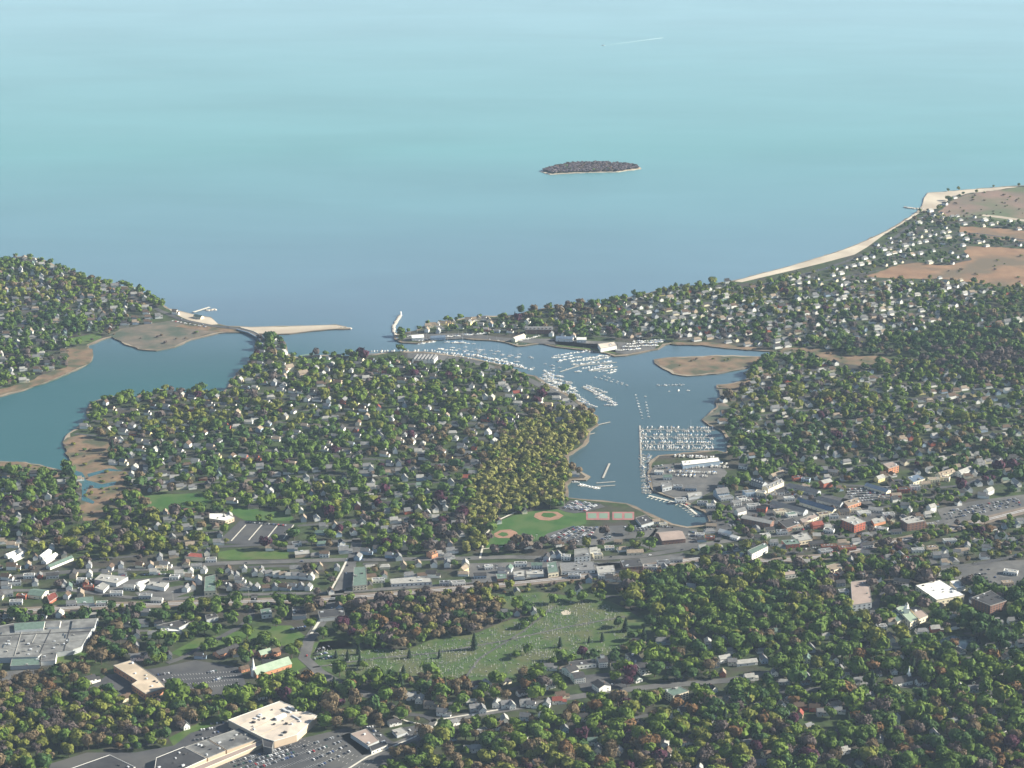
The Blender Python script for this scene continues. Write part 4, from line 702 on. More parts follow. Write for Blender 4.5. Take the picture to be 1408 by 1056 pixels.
# ------------------------------------------------------------------ naming: what stands next to what
ANCH = [(75,880,'the grey factory'),(190,930,'the brick sports hall'),(375,990,'the huge supermarket'),(250,1045,'the black strip mall roofs'),(375,910,'the steepled brick church'),(505,1018,'the small dark shop'),(800,920,'the white courtyard apartments'),(880,908,'the dark apartment block'),(930,953,'the cream mansion'),(1025,906,'the long barn'),(1250,845,'the town hall'),(1290,810,'the white library'),(1360,825,'the dark office block'),(1182,815,'the brick school'),
(600,955,'the orange roofed bungalow'),(650,965,'the large grey gabled house'),(700,1010,'the southern winding road'),(760,1040,'the south edge woods'),(900,1030,'the southern purple tree'),(1000,1000,'the dark southern gardens'),(1100,1000,'the southeast back gardens'),(1248,928,'the white spired chapel'),(1160,925,'the bright white villa'),(1320,940,'the southeast white house'),(1370,1000,'the southeast corner woods'),(1230,1020,'the southeast clearing'),(1120,890,'the dark eastern grove'),(1000,850,'the cemetery side grove'),
(640,885,'the cemetery conifers'),(780,843,'the bare cemetery clearing'),(560,850,'the brown wood'),(660,830,'the railway brush'),(480,900,'the cemetery gate'),(880,870,'the dark cemetery grove'),(60,1000,'the southwest wood'),(180,1000,'the strip mall wood'),(20,950,'the factory wood'),(300,860,'the grassy western hill'),(230,880,'the motel ranges'),(410,840,'the dark tavern'),
(300,800,'the green grey hall'),(390,795,'the twin cottage rows'),(495,790,'the blue grey twin hall'),(200,800,'the white garage'),(140,800,'the ridged works'),(60,770,'the western white sheds'),(50,812,'the grey green warehouse'),(265,765,'the red roofed hall'),(200,770,'the six roadside houses'),(565,798,'the long low office'),(640,780,'the twin peaked corner house'),(735,788,'the pale strip store'),(800,778,'the wide low store'),(870,775,'the dark brick mill'),
(350,732,'the striped school lot'),(300,712,'the white roofed school'),(235,690,'the western playing field'),(150,730,'the dark marsh edge wood'),(60,690,'the western creek marsh'),(40,720,'the far western gardens'),(700,735,'the small ball diamond'),(750,710,'the large ball diamond'),(780,735,'the large park lot'),(798,695,'the harbour park lot'),(840,710,'the tennis courts'),(922,742,'the market hall'),(690,670,'the harbour side forest'),(600,730,'the three gabled tan house'),
(450,700,'the purple tree gardens'),(350,640,'the western peninsula gardens'),(480,620,'the middle peninsula gardens'),(590,620,'the peninsula ridge gardens'),(560,690,'the copper beech row'),(200,610,'the pond side gardens'),(260,570,'the pond point'),(380,560,'the club side gardens'),(410,505,'the tan club house'),(600,500,'the slanted shore condominiums'),(700,530,'the harbour slope gardens'),(780,530,'the packed western docks'),(825,545,'the outer western docks'),
(660,487,'the shore slips'),(590,463,'the yacht club'),(650,462,'the wharf'),(740,460,'the dark waterfront flats'),(800,495,'the northern marina docks'),(870,475,'the northern boatyard'),(680,480,'the channel moorings'),(840,525,'the middle moorings'),(880,560,'the twin mooring lines'),(930,590,'the farthest eastern dock row'),(930,599,'the second eastern dock row'),(930,609,'the third eastern dock row'),(930,617,'the nearest eastern dock row'),(885,660,'the western marina slips'),(960,637,'the long marina shed'),(950,652,'the boatyard rows'),(830,665,'the town dock'),(930,690,'the long floating dock'),
(1040,705,'the long brick block'),(1100,690,'the town centre terraces'),(1060,660,'the stepped condominiums'),(1135,660,'the bright red house'),(1200,680,'the town car park'),(1172,716,'the tall brick office'),(1255,716,'the brown brick office'),(1090,745,'the red corner shop'),(1040,755,'the green roofed hall'),(1095,785,'the white fronted hall'),(1230,778,'the dark eastern lot'),(1340,690,'the station lot'),(1360,790,'the wide eastern lot'),(1310,645,'the cream hotel'),(1390,660,'the far eastern gardens'),(1300,750,'the station trees'),
(1020,580,'the eastern harbour shore'),(1100,600,'the eastern hill gardens'),(1250,600,'the upper eastern gardens'),(1350,560,'the northeast woods'),(1200,495,'the long eastern marsh'),(960,500,'the marsh island'),(1000,430,'the point gardens'),(850,435,'the point shore cottages'),(1200,440,'the northern plain woods'),(1100,385,'the beach houses'),(1230,345,'the marsh side cottages'),(1380,320,'the marsh lane'),(100,400,'the headland gardens'),(60,480,'the headland slope'),(30,360,'the headland tip'),(250,440,'the headland car park'),(810,230,'the offshore island')]
ORD = ['', 'second ', 'third ', 'fourth ', 'fifth ', 'sixth ', 'seventh ', 'eighth ', 'ninth ', 'tenth ', 'eleventh ', 'twelfth ', 'thirteenth ', 'fourteenth ', 'fifteenth ', 'sixteenth ', 'seventeenth ', 'eighteenth ', 'nineteenth ', 'twentieth ']
TODO = []
def later(o, what, cat, group, x, y): TODO.append((o, what, cat, group, x, y)); return o
for _o, _w, _x, _y in SHOP_TODO: TODO.append((_o, _w, 'shop', 'ordinary shops and halls of the town', _x, _y))
def label_all():
    used = {}
    for o, what, cat, group, x, y in TODO:
        px, py = PXY(x, y, GZ); ax, ay, at_ = min(ANCH, key=lambda q: (q[0]-px)**2+(2.2*(q[1]-py))**2)
        dx, dy = px-ax, (py-ay)*2.2
        rel = ('left of' if dx < 0 else 'right of') if abs(dx) > abs(dy) else ('beyond' if dy < 0 else 'in front of')
        if abs(dx) < 9 and abs(dy) < 9: rel = 'close beside'
        used.setdefault((what, rel, at_), []).append((px, o, cat, group))
    for (what, rel, at_), lst in used.items():
        lst.sort(key=lambda q: q[0])
        for i, (px, o, cat, group) in enumerate(lst):
            o['label'] = (f'{what} {rel} {at_}' if len(lst) == 1 else f'leftmost {what} {rel} {at_}' if i == 0 else f'rightmost {what} {rel} {at_}' if i == len(lst)-1 else f'{ORD[i]}{what} from the left {rel} {at_}' if i < 20 else f'{i+1}th {what} from the left {rel} {at_}')
            o['category'] = cat; o['group'] = group

# ------------------------------------------------------------------ houses
WALLC = {'w': ('wall_white', 'white'), 'c': ('wall_cream', 'cream'), 'g': ('wall_grey', 'grey'), 'b': ('wall_blue', 'blue grey'), 't': ('wall_tan', 'tan'), 'y': ('wall_yellow', 'yellow'), 'r': ('brick_red', 'brick')}
ROOFC = {'g': ('roof_grey', 'grey'), 'd': ('roof_dark', 'dark'), 'b': ('roof_brown', 'brown'), 't': ('roof_tan', 'tan'), 'p': ('roof_pale', 'pale'), 'n': ('roof_green', 'green'), 'r': ('roof_red', 'red')}
SHAPES = [(11, 8.5, 5.2, 3.4), (13, 9, 5.5, 3.8), (9.5, 8, 5.4, 4.2), (15, 9.5, 3.4, 2.8)]
HM = {}
def hmesh(kind, w, r):
    key = (kind, w, r)
    if key not in HM:
        ln, wd_, h, rh = SHAPES[kind]; wall, roof = WALLC[w][0], ROOFC[r][0]
        a = house_shell(ln, wd_, h, rh, wall); b = roof_slabs(ln, wd_, h, rh, roof, .5, hip=3.0 if kind == 3 else 0)
        if kind != 3:  # a lower wing to one side
            k = house_shell(ln*.45, wd_*.7, h*.62, rh*.6, wall); n = len(a.v); a.v += [(x+ln*.68, y-wd_*.1, z) for x, y, z in k.v]; a.f += [tuple(i+n for i in f) for f in k.f]; a.m += k.m
            k = roof_slabs(ln*.45, wd_*.7, h*.62, rh*.6, roof, .4); n = len(b.v); b.v += [(x+ln*.68, y-wd_*.1, z) for x, y, z in k.v]; b.f += [tuple(i+n for i in f) for f in k.f]; b.m += k.m
        c = MB(); c.box(ln*.2, wd_*.1, h+rh*.4, h+rh+1.0, .9, .9, 'brick_brown')
        HM[key] = (a, b, c, {})
    return HM[key]
HP = {}
def win_meshes(kind):
    if ('w', kind) not in HP:
        ln, wd_, h, rh = SHAPES[kind]; L_ = []
        for sg in (-1, 1):
            for f in (-.3, .25):
                mb = MB(); mb.box(ln*f, sg*(wd_/2+.06), 3.3 if h > 4 else 1.2, 4.7 if h > 4 else 2.5, 1.5, .25, 'window_dark'); L_.append(mb.mesh('window'))
        for yy in (-.22, .22):
            mb = MB(); mb.box(-ln/2-.06, wd_*yy, 1.2, 2.6, .25, 1.2, 'window_dark'); L_.append(mb.mesh('window'))
        mb = MB(); mb.box(0, -wd_/2-.06, 0, 2.2, 1.1, .25, 'brick_brown'); HP[('w', kind)] = (L_, mb.mesh('door'))
    return HP[('w', kind)]
NHOUSE = 0
HSTUFF = {}
def place_house(x, y, rz, kind, w, r, near, sc=1.0):
    global NHOUSE
    a, b, c, cache = hmesh(kind, w, r)
    if near is None:
        HSTUFF.setdefault((kind, w, r), []).append((x, y, GZ, rz, sc, sc, None)); return
    if not cache: cache['a'], cache['b'], cache['c'] = a.mesh('wall'), b.mesh('roof'), c.mesh('chimney')
    o = root('house', (x, y, GZ), rz); o.scale = (sc, sc, sc)
    link('wall', cache['a'], o); link('roof', cache['b'], o)
    if near > 0: link('chimney', cache['c'], o)
    if near > 1:
        ws, d = win_meshes(kind)
        for q in ws: link('window', q, o)
        link('door', d, o)
    later(o, f'{WALLC[w][1]} house with {ROOFC[r][1]} roof', 'house', 'houses of the town', x, y); NHOUSE += 1
MAN = '''588,447,c,t,0 595,446,c,t,1 602,445,w,g,0 609,444,y,t,1 616,443,y,t,0 623,442,c,g,0 644,439,c,t,1 651,438,w,t,0 658,437,c,t,1 665,437,w,g,0 672,439,c,t,0 604,450,w,g,0 630,448,w,g,1 765,545,w,p,3 778,549,w,p,3 742,553,w,p,1 700,545,w,p,1 712,552,w,p,3 770,575,w,p,3
166,776,w,g,0 152,779,g,b,0 192,776,c,b,0 207,776,w,t,0 226,775,w,g,1 122,776,w,g,2 88,802,w,g,2 95,806,w,n,1 48,800,w,g,0 28,757,w,g,1 8,792,w,b,1 15,748,w,t,1 27,731,w,g,2 92,818,w,b,2 205,731,w,g,2 216,723,w,g,2
246,787,w,p,1 260,792,w,t,0 262,785,w,p,2 280,783,w,g,2 318,790,c,g,1 329,796,w,g,0 325,790,w,g,0 305,803,g,d,1 315,806,w,g,0 334,806,w,g,1 343,805,c,g,2 265,805,w,b,2 256,808,w,g,1
350,786,w,g,0 360,787,c,g,0 369,787,w,g,0 380,788,w,p,0 389,789,w,t,0 398,790,w,p,0 407,790,w,g,0 417,791,w,g,0 428,792,w,p,2 434,789,c,t,2 352,806,g,g,0 365,807,g,b,0 378,806,g,g,0 390,806,g,b,1 402,805,b,g,0 414,805,g,g,0 424,806,w,g,0
440,778,c,t,2 455,812,w,b,2 492,765,b,g,1 502,757,b,g,1 535,762,b,g,0 548,765,w,g,1 575,774,w,t,0 619,756,w,g,1 616,764,w,g,0 562,790,w,g,1 760,762,w,g,0 752,765,g,d,1 768,762,b,g,1 700,781,g,n,1 690,783,w,g,0
556,952,w,p,3 565,956,w,p,1 577,960,w,p,1 590,968,t,t,1 608,978,w,g,1 648,962,b,p,3 652,972,g,g,1 663,974,w,g,1 683,966,w,p,1 695,967,w,g,1 704,969,w,p,2 722,965,w,g,1 730,967,w,g,0 752,966,w,g,1 770,955,c,b,1 766,962,w,r,1 694,988,w,p,1 722,984,b,g,1 720,1013,w,p,0 646,1026,w,p,3 655,1028,w,p,1 796,970,b,b,3 801,985,w,d,1 815,1018,w,n,1 822,1030,w,g,2 850,1032,w,p,2 914,1022,w,p,1 918,1033,w,b,1 962,1056,c,p,2 1003,1054,c,r,1 1028,1018,g,g,3 776,1000,b,g,1 655,940,b,d,1
1160,926,w,p,3 1155,920,w,g,1 1180,935,w,g,1 1075,968,w,g,2 1098,970,r,b,1 1120,972,r,b,1 1078,982,w,n,1 1100,981,t,r,2 1130,978,g,g,1 1152,975,w,p,0 1233,988,w,p,1 1285,1008,w,p,1 1320,945,w,p,2 1326,952,w,r,0 1338,946,b,g,1 1110,905,w,n,1 1115,890,b,g,1 1062,868,w,n,1 1068,848,c,g,1 1050,905,b,g,1 1030,930,w,p,1 1078,935,w,p,3 1110,930,b,g,1 1015,828,w,g,1 950,806,w,p,1 957,778,w,p,0 1225,878,w,g,1 1230,885,w,g,3 1210,1016,c,g,1 1045,1045,b,g,3 1165,1052,w,b,1
1190,760,w,g,1 1170,770,b,g,1 1330,750,w,g,1 1300,765,w,g,0 1288,762,w,g,1 1316,758,c,g,0 1346,745,w,g,1 1372,735,w,g,1 1390,742,b,g,0 1356,752,w,g,1 1190,735,c,g,0 1250,700,w,g,2 1244,694,w,g,1 1380,735,w,g,1 1402,715,w,g,0 1332,672,w,g,1 1350,680,w,g,1 1362,662,w,g,2 1400,665,w,p,2 1396,662,w,p,1 1340,650,w,p,1
115,585,w,g,1 166,604,w,p,2 222,608,w,g,1 83,660,w,p,3 185,641,w,p,0 255,646,w,p,3 345,650,w,p,3 228,662,w,p,3 380,650,w,p,3 375,660,b,g,3 372,674,w,p,1 357,640,w,g,1 317,687,w,t,1 400,753,b,g,0 440,730,b,n,3 442,745,b,n,3 504,640,w,g,1 512,663,w,g,2 500,650,b,g,1 588,705,w,p,1 650,650,t,p,1 640,656,t,r,1
391,517,w,t,2 372,544,w,p,3 325,584,w,p,3 342,578,w,p,3 350,575,w,p,3 440,527,w,b,1 530,513,w,r,1 503,519,w,p,1 448,573,w,p,3 460,572,w,g,3 552,548,w,p,1 556,556,b,g,2 520,560,w,r,1 523,598,w,g,1 588,586,w,g,1 622,593,c,p,3 608,583,w,p,1 543,619,w,p,2 575,620,w,p,1 510,643,w,p,2 510,668,w,p,1 690,528,w,p,1 667,545,w,p,1 676,546,t,p,1 710,540,w,r,1
'''
for t in MAN.split():
    a = t.split(','); px, py = float(a[0]), float(a[1]); x, y = G(px, py, GZ+5); k = int(a[4])
    rz = math.radians(random.choice([-12, 5, 14, 78, 100]) if k != 3 else random.choice([-8, 5, 12]))
    if k == 2: rz = math.radians(random.uniform(65, 110))
    place_house(x, y, rz, k, a[2], a[3], 2 if py > 900 else 1 if py > 700 else 0)
    disc(NOHOUSE, x, y, 16); disc(NOTREE, x, y, 11); disc(NOTREE, x+2, y-12, 9); disc(NOTREE, x+1, y-22, 8); (disc(NOTREE, x+1, y-32, 8) if py > 860 else None)
# woods and open places keep the house lattice out
FOREST = [(640,705),(655,655),(690,600),(740,578),(800,572),(820,574),(822,588),(808,612),(782,630),(784,682),(770,696),(712,703),(688,712),(668,728),(660,762),(640,762)]
BROWNW = [(455,842),(520,826),(600,812),(675,812),(690,836),(682,868),(640,876),(600,880),(566,896),(505,890),(468,870)]
SWW = [(-300,905),(60,900),(130,885),(160,905),(110,945),(150,962),(250,965),(300,950),(320,965),(235,1010),(60,1050),(-300,1100)]
NEW_ = [(1110,470),(1408,445),(1560,440),(1560,520),(1408,520),(1260,505),(1180,490)]
for pl in (FOREST, BROWNW, SWW, NEW_, [(100,700),(180,690),(220,705),(210,740),(240,760),(100,765),(40,735),(60,690)], [(980,700),(1000,690),(1015,740),(990,740)], [(880,800),(1000,780),(1080,790),(1200,835),(1200,870),(900,880),(860,830)], [(1280,440),(1408,400),(1560,400),(1560,440)], [(230,830),(440,826),(440,870),(230,900)], [(420,925),(500,940),(540,985),(470,1010),(440,975),(330,950)], [(630,1030),(560,1030),(520,1056),(700,1120),(300,1150)]):
    stamp(NOHOUSE, [G(a, b, GZ) for a, b in pl])
def district(px, py):
    if px < 240 and py < 545: return 9, .78
    if py < 400 and px > 1120: return 34, .62
    if px > 860 and py < 480: return 24, .9
    if px < 860 and py < 640: return -14, .62
    if px < 860 and py < 770: return 12, .68
    if px > 980 and py < 640: return 18, .72
    if py > 930: return 28, .30
    if px > 1150: return 15, .75
    return 4, .7
CO = []
for ang in sorted({9, 34, 24, -14, 12, 18, 28, 15, 4}):
    c, s = math.cos(math.radians(ang)), math.sin(math.radians(ang)); pitch = 74
    for iv in range(-60, 110):
        for iu in range(-190, 260):
            for side in (-1, 1):
                u = iu*23+random.uniform(-4, 4); v = iv*pitch+side*(19+random.uniform(-3, 3)); x, y = c*u-s*v, s*u+c*v
                if not (1900 < y < 7500 and abs(x) < 2500): continue
                px, py = PXY(x, y, GZ); 
                if not (-120 < px < 1530 and 255 < py < 1100): continue
                d, pr = district(px, py)
                if d != ang or random.random() > pr or not at(LAND, x, y) or at(NOHOUSE, x, y): continue
                if not at(LAND, x, y+14) or not at(LAND, x, y-16) or not at(LAND, x-14, y) or not at(LAND, x+14, y): continue
                disc(NOHOUSE, x, y, 15 if ang != 34 else 11); CO.append((py, px, x, y, math.radians(ang)+(math.pi/2 if random.random() < .5 else 0)+random.uniform(-.12, .12)))
CO.sort(key=lambda q: -q[0])
for py, px, x, y, rz in CO:
    w = random.choices('wcgbtyr', (58, 12, 12, 6, 6, 3, 3))[0]; r = random.choices('gdbtpn', (34, 22, 18, 10, 14, 2))[0]; k = random.choices((0, 1, 2, 3), (4, 3, 3, 2))[0]
    inside = -8 < px < 1416 and py < 1062
    near = (2 if py > 900 else 1 if py > 700 else 0) if (inside and NHOUSE < 298) else None
    cott = py < 395 and px > 1100
    if cott: w = random.choices('wc', (80, 20))[0]; r = random.choices('gpt', (4, 4, 2))[0]
    place_house(x, y, rz, k, w, r, near, random.uniform(.85, 1.15) if not cott else random.uniform(.65, .95))
    disc(NOTREE, x, y, 8 if not cott else 12)
    q = random.random()
    if q < .66 or cott: disc(NOTREE, x+2, y-12, 8)
    if q < .48 and not cott: disc(NOTREE, x+2, y-22, 8)
    if q < .2 and not cott: disc(NOTREE, x+2, y-31, 8)
EXTRA = 0
merge('distant_houses', [((lambda o: o.arrays())(_cat), inst) for key, inst in HSTUFF.items() for _cat in [both(hmesh(*key)[0], hmesh(*key)[1])]], label='many small pale houses scattered among the trees farther from the viewer', cat='houses')
# side streets under the lattice
mb = MB()
for ang in sorted({9, 34, 24, -14, 12, 18, 28, 15, 4}):
    c, s = math.cos(math.radians(ang)), math.sin(math.radians(ang))
    for iv in range(-60, 110):
        for iu in range(-190, 260):
            u, v = iu*23, iv*74; x, y = c*u-s*v, s*u+c*v
            if not (1900 < y < 7500 and abs(x) < 2500): continue
            px, py = PXY(x, y, GZ)
            if not (-120 < px < 1530 and 255 < py < 1100) or district(px, py)[0] != ang: continue
            P4 = [(x+c*a-s*b, y+s*a+c*b) for a, b in ((-11.6, -3.6), (11.6, -3.6), (11.6, 3.6), (-11.6, 3.6))]
            if all(at(LAND, *p) and not at(NOHOUSE, *p) for p in P4):
                mb.prism(P4, GZ, GZ+.1, 'asphalt')
                if random.random() < .6: stamp(NOTREE, P4)
tag(mb.build('side_streets'), kind='structure')
# chapel with a white spire in the south-east
o = gab('chapel', 'dark roofed chapel with a white spire among the southeastern trees', (1228,932), (1252,927), 12, 6, 6, 'wall_white', 'roof_dark', 'chapel', win=5)
mb = MB(); mb.box(11, 0, 0, 14, 4, 4, 'wall_white'); mb.tube(11, 0, 14, 24, 1.8, .1, 'wall_white', 6); mb.build('spire', o)

# ------------------------------------------------------------------ trees
HUE = ['leaf_spring', 'leaf_green', 'leaf_deep', 'leaf_olive', 'leaf_tan', 'leaf_grey', 'leaf_rust', 'leaf_purple', 'leaf_needle']
HNAME = dict(leaf_spring='yellow green', leaf_green='green', leaf_deep='deep green', leaf_olive='olive', leaf_catkin='pale olive', leaf_tan='tan', leaf_grey='grey', leaf_rust='rusty', leaf_purple='dark purple')
def inpoly(pl, px, py): return bool(pip(pl, np.array([px]), np.array([py]))[0])
def zone(px, py):
    """keep probability, radius, colour weights in the order of HUE"""
    if 215 < px < 490 and 425 < py < 461: return 0, 3, (1,)*9
    if py < 242: return .97, 7.0, (0, 2, 3, 3, 10, 60, 12, 4, 1)
    if inpoly(FOREST, px, py): return .99, 6.9, (0,)*9
    if inpoly(BROWNW, px, py): return .97, 7.6, (3, 3, 1, 10, 38, 36, 6, 4, 0)
    if inpoly(SWW, px, py): return .95, 7.6, (6, 7, 4, 30, 32, 16, 7, 0, 1)
    if inpoly(NEW_, px, py): return .9, 8, (8, 22, 26, 14, 8, 18, 0, 2, 0)
    if 555 < px < 705 and py < 480: return .62, 5.5, (20, 40, 10, 20, 5, 5, 0, 0, 0)
    if py < 395 and px > 1100: return .55, 5.5, (10, 40, 30, 12, 4, 4, 0, 0, 0)
    if px > 1180 and py > 860: return .95, 9.4, (12, 28, 24, 16, 7, 5, 14, 3, 1)
    if px > 860 and 780 < py < 960: return .95, 9.4, (26, 34, 14, 10, 5, 5, 3, 2, 1)
    if py > 940: return .94, 9.4, (26, 30, 13, 14, 8, 6, 6, 4, 1)
    if px > 1040 and 660 < py < 790: return .42, 6, (16, 30, 10, 16, 10, 12, 2, 4, 0)
    if px < 860 and 760 < py < 830: return .34, 6, (20, 26, 8, 16, 12, 14, 2, 2, 0)
    if px > 860 and py < 480: return .72, 7.2, (18, 36, 20, 10, 5, 7, 0, 3, 1)
    if px < 240 and py < 550: return .85, 7.4, (24, 36, 16, 10, 4, 6, 1, 2, 0)
    if px < 860 and py < 780: return .80, 7.8, (24, 32, 14, 14, 5, 7, 1, 5, 1)
    return .84, 7.8, (20, 32, 20, 12, 5, 7, 2, 2, 0)
PH = [random.uniform(0, 6.28) for _ in range(12)]
def clump(x, y): return math.sin(x/61+PH[0]+1.7*math.sin(y/83+PH[1]))+math.sin(y/47+PH[2]+1.3*math.sin(x/71+PH[3]))+.7*math.sin((x+y)/29+PH[4])
def hue_at(x, y, wt):
    wt = list(wt); wt[7] *= .45; wt[6] *= .5
    f = [math.sin(x/(88+13*i)+PH[i]+1.4*math.sin(y/(120-9*i)+PH[(i+3) % 12]))+math.sin(y/(97+11*i)+PH[(i+5) % 12]) for i in range(6)]
    return random.choices(HUE, [w*math.exp(1.25*f[i]) if i < 6 else w for i, w in enumerate(wt)])[0]
TREES = []
yy = 2150.0
while yy < 7100:
    sp = 13.0
    xw = min(2550, yy*.275+130)
    for k in range(int(2*xw/sp)):
        x = -xw+k*sp+random.uniform(-5.4, 5.4); y = yy+random.uniform(-5.4, 5.4)
        if not at(LAND, x, y) or at(NOTREE, x, y) or not at(LAND, x, y-7) or not at(LAND, x-6, y) or not at(LAND, x+6, y): continue
        px, py = PXY(x, y, GZ); pr, R, wt = zone(px, py)
        if random.random() > pr*(1.0 if pr > .9 else .86+.16*clump(x, y)): continue
        R *= random.choices((random.uniform(.5, .7), random.uniform(.8, 1.15), random.uniform(1.2, 1.5)), (22, 60, 18))[0]; hue = hue_at(x, y, wt) if sum(wt) else random.choices(('leaf_catkin', 'leaf_olive', 'leaf_spring', 'leaf_tan'), (66, 20, 8, 6))[0]
        if hue == 'leaf_purple': R *= 1.05
        if py < 640: R *= .9
        if not sum(wt): R = random.uniform(6.2, 8.6)
        TREES.append((py, px, x, y, R, hue))
    yy += sp
# trees one can pick out in the photograph
SOLO = '''640,893,8,N 652,893,9,N 604,905,5,N 563,905,6,N 495,915,7,N 478,908,6,N 462,905,5,N 493,900,6,N 770,890,6,N 725,900,8,g 710,905,7,g 800,905,9,p 810,884,4,N 828,882,6,N 785,912,8,s 732,858,8,s 745,850,8,s 722,864,8,g 870,880,8,d 885,885,9,N 860,868,9,N 850,862,8,d 895,862,9,d 880,895,8,g 940,846,9,r 935,850,7,p 866,935,11,p 862,945,9,p 797,1020,10,p 905,1050,12,p 845,938,8,s 480,830,8,s 560,825,8,s 500,850,9,t 530,680,10,p 605,690,11,p 520,700,9,p 560,640,7,p 452,712,10,p 465,735,9,p 365,755,10,p 460,625,9,p 500,497,12,p 495,489,10,p 745,550,12,p 738,556,10,p 570,520,11,p 1320,675,11,p 1390,648,12,p 1372,650,12,p 1360,735,9,r 1345,738,9,p 1135,430,8,p 1180,910,10,r 1200,925,10,r 930,975,10,r 950,985,9,r 170,862,9,d 175,850,9,N 165,885,11,d 180,890,9,d 300,810,7,s 260,835,8,s 250,842,8,s 590,950,7,r 640,945,9,r 622,944,8,s 555,935,9,N 540,935,8,d 600,940,7,s 985,718,10,s 990,706,9,g 340,878,10,s 365,885,9,s 380,862,8,s 335,900,8,o 320,905,7,t 480,950,9,r 690,835,9,o 760,830,8,g 800,828,9,g 825,826,9,g 785,825,8,g 415,985,9,s 430,980,8,s 440,950,11,s 450,955,9,g 700,760,9,e 720,758,9,e 740,757,9,e 760,752,8,e 680,762,8,e 830,738,9,e 865,735,8,s 880,742,7,s 870,752,6,s 500,920,7,s 1225,855,8,s 1340,720,9,s'''
SC_ = dict(N='leaf_needle', g='leaf_green', s='leaf_spring', d='leaf_deep', o='leaf_olive', t='leaf_tan', e='leaf_grey', r='leaf_rust', p='leaf_purple')
for t in SOLO.split():
    a = t.split(','); px, py = float(a[0]), float(a[1]); x, y = G(px, py, GZ); R = float(a[2])
    TREES = [q for q in TREES if (q[2]-x)**2+(q[3]-y)**2 > (R+3)**2]
    TREES.append((py+.01, px, x, y, R, SC_[a[3]]))
for _ in range(760):
    px, py = random.uniform(985, 1408), random.uniform(668, 800); x, y = G(px, py, GZ)
    if any(abs(x-q[0]) < 15 and abs(y-q[1]) < 20 for q in SEEN_BUILD) or any(abs(x-q[2]) < 14 and abs(y-q[3]) < 16 for q in SHOP_TODO) or not at(LAND, x, y): continue
    if any((x-q[2])**2+(y-q[3])**2 < 90 for q in TREES[-200:]): continue
    if 1160 < px < 1228 and py < 692 or 1290 < px and py < 722 or px > 1280 and 770 < py: continue
    TREES.append((py, px, x, y, random.uniform(3.5, 6.5), random.choices(HUE, (16, 30, 10, 16, 12, 14, 4, 2, 0))[0]))
TREES.sort(key=lambda q: -q[0])
# brush along the railway embankment and trees of the offshore island
ISW = [G(a, b, 0) for a, b in ISLE]
iw = rough_edge(ISW, 14, 2, 9); mb = MB(); mb.prism(iw, -3, 1.0, 'sand', 'sand'); tag(mb.build('island_beach'), kind='structure')
cx_, cy_ = sum(p[0] for p in ISW)/len(ISW), sum(p[1] for p in ISW)/len(ISW)
mb = MB(); inner = [(cx_+(x-cx_)*.95, cy_+(y-cy_)*.90+4) for x, y in ISW]; mb.prism(inner, .5, 2.2, 'scrub', 'scrub'); tag(mb.build('island_ground'), kind='structure')
IT = []
for _ in range(2600):
    x, y = random.uniform(min(p[0] for p in ISW), max(p[0] for p in ISW)), random.uniform(min(p[1] for p in ISW), max(p[1] for p in ISW))
    if pip(inner, np.array([x]), np.array([y]))[0] and all((x-q[0])**2+(y-q[1])**2 > 30 for q in IT[-400:]): IT.append((x, y))
conif = {'leaf_needle'}; open_ = {'leaf_tan', 'leaf_grey'}
CROWN_N = [crown(100+i, 2, 300, .115) for i in range(7)]
CONE_N = [crown(200+i, 1, 170, .14, 'conifer') for i in range(3)]
OPEN_N = [crown(300+i, 1, 620, .085, core=False) for i in range(5)]
for c in OPEN_N:  # a thin inner mass of twigs so the crown is not see-through at this distance
    pass
CROWN_F = [crown(400+i, 1, 60, .20, trunk=False) for i in range(6)]; CROWN_M = [crown(430+i, 1, 150, .15) for i in range(6)]
CONE_F = [crown(500, 1, 40, .2, 'conifer', trunk=False)]; OPEN_F = [crown(600+i, 1, 95, .19, trunk=False) for i in range(4)]
TM = {}
def tmesh(pool, lst, i, hue):
    key = (pool, i, hue)
    if key not in TM:
        v, lp, sz, md = lst[i][0].arrays(); TM[key] = mk_mesh('crown', v, lp, sz, np.where(md == MI['leaf_spring'], MI[hue], md))
        if (pool, i) not in TM: TM[(pool, i)] = lst[i][1].mesh('trunk')
    return TM[key], TM[(pool, i)]
JOB = {}; cnt = dict(broadleaf_tree=0, budding_tree=0, conifer_tree=0)
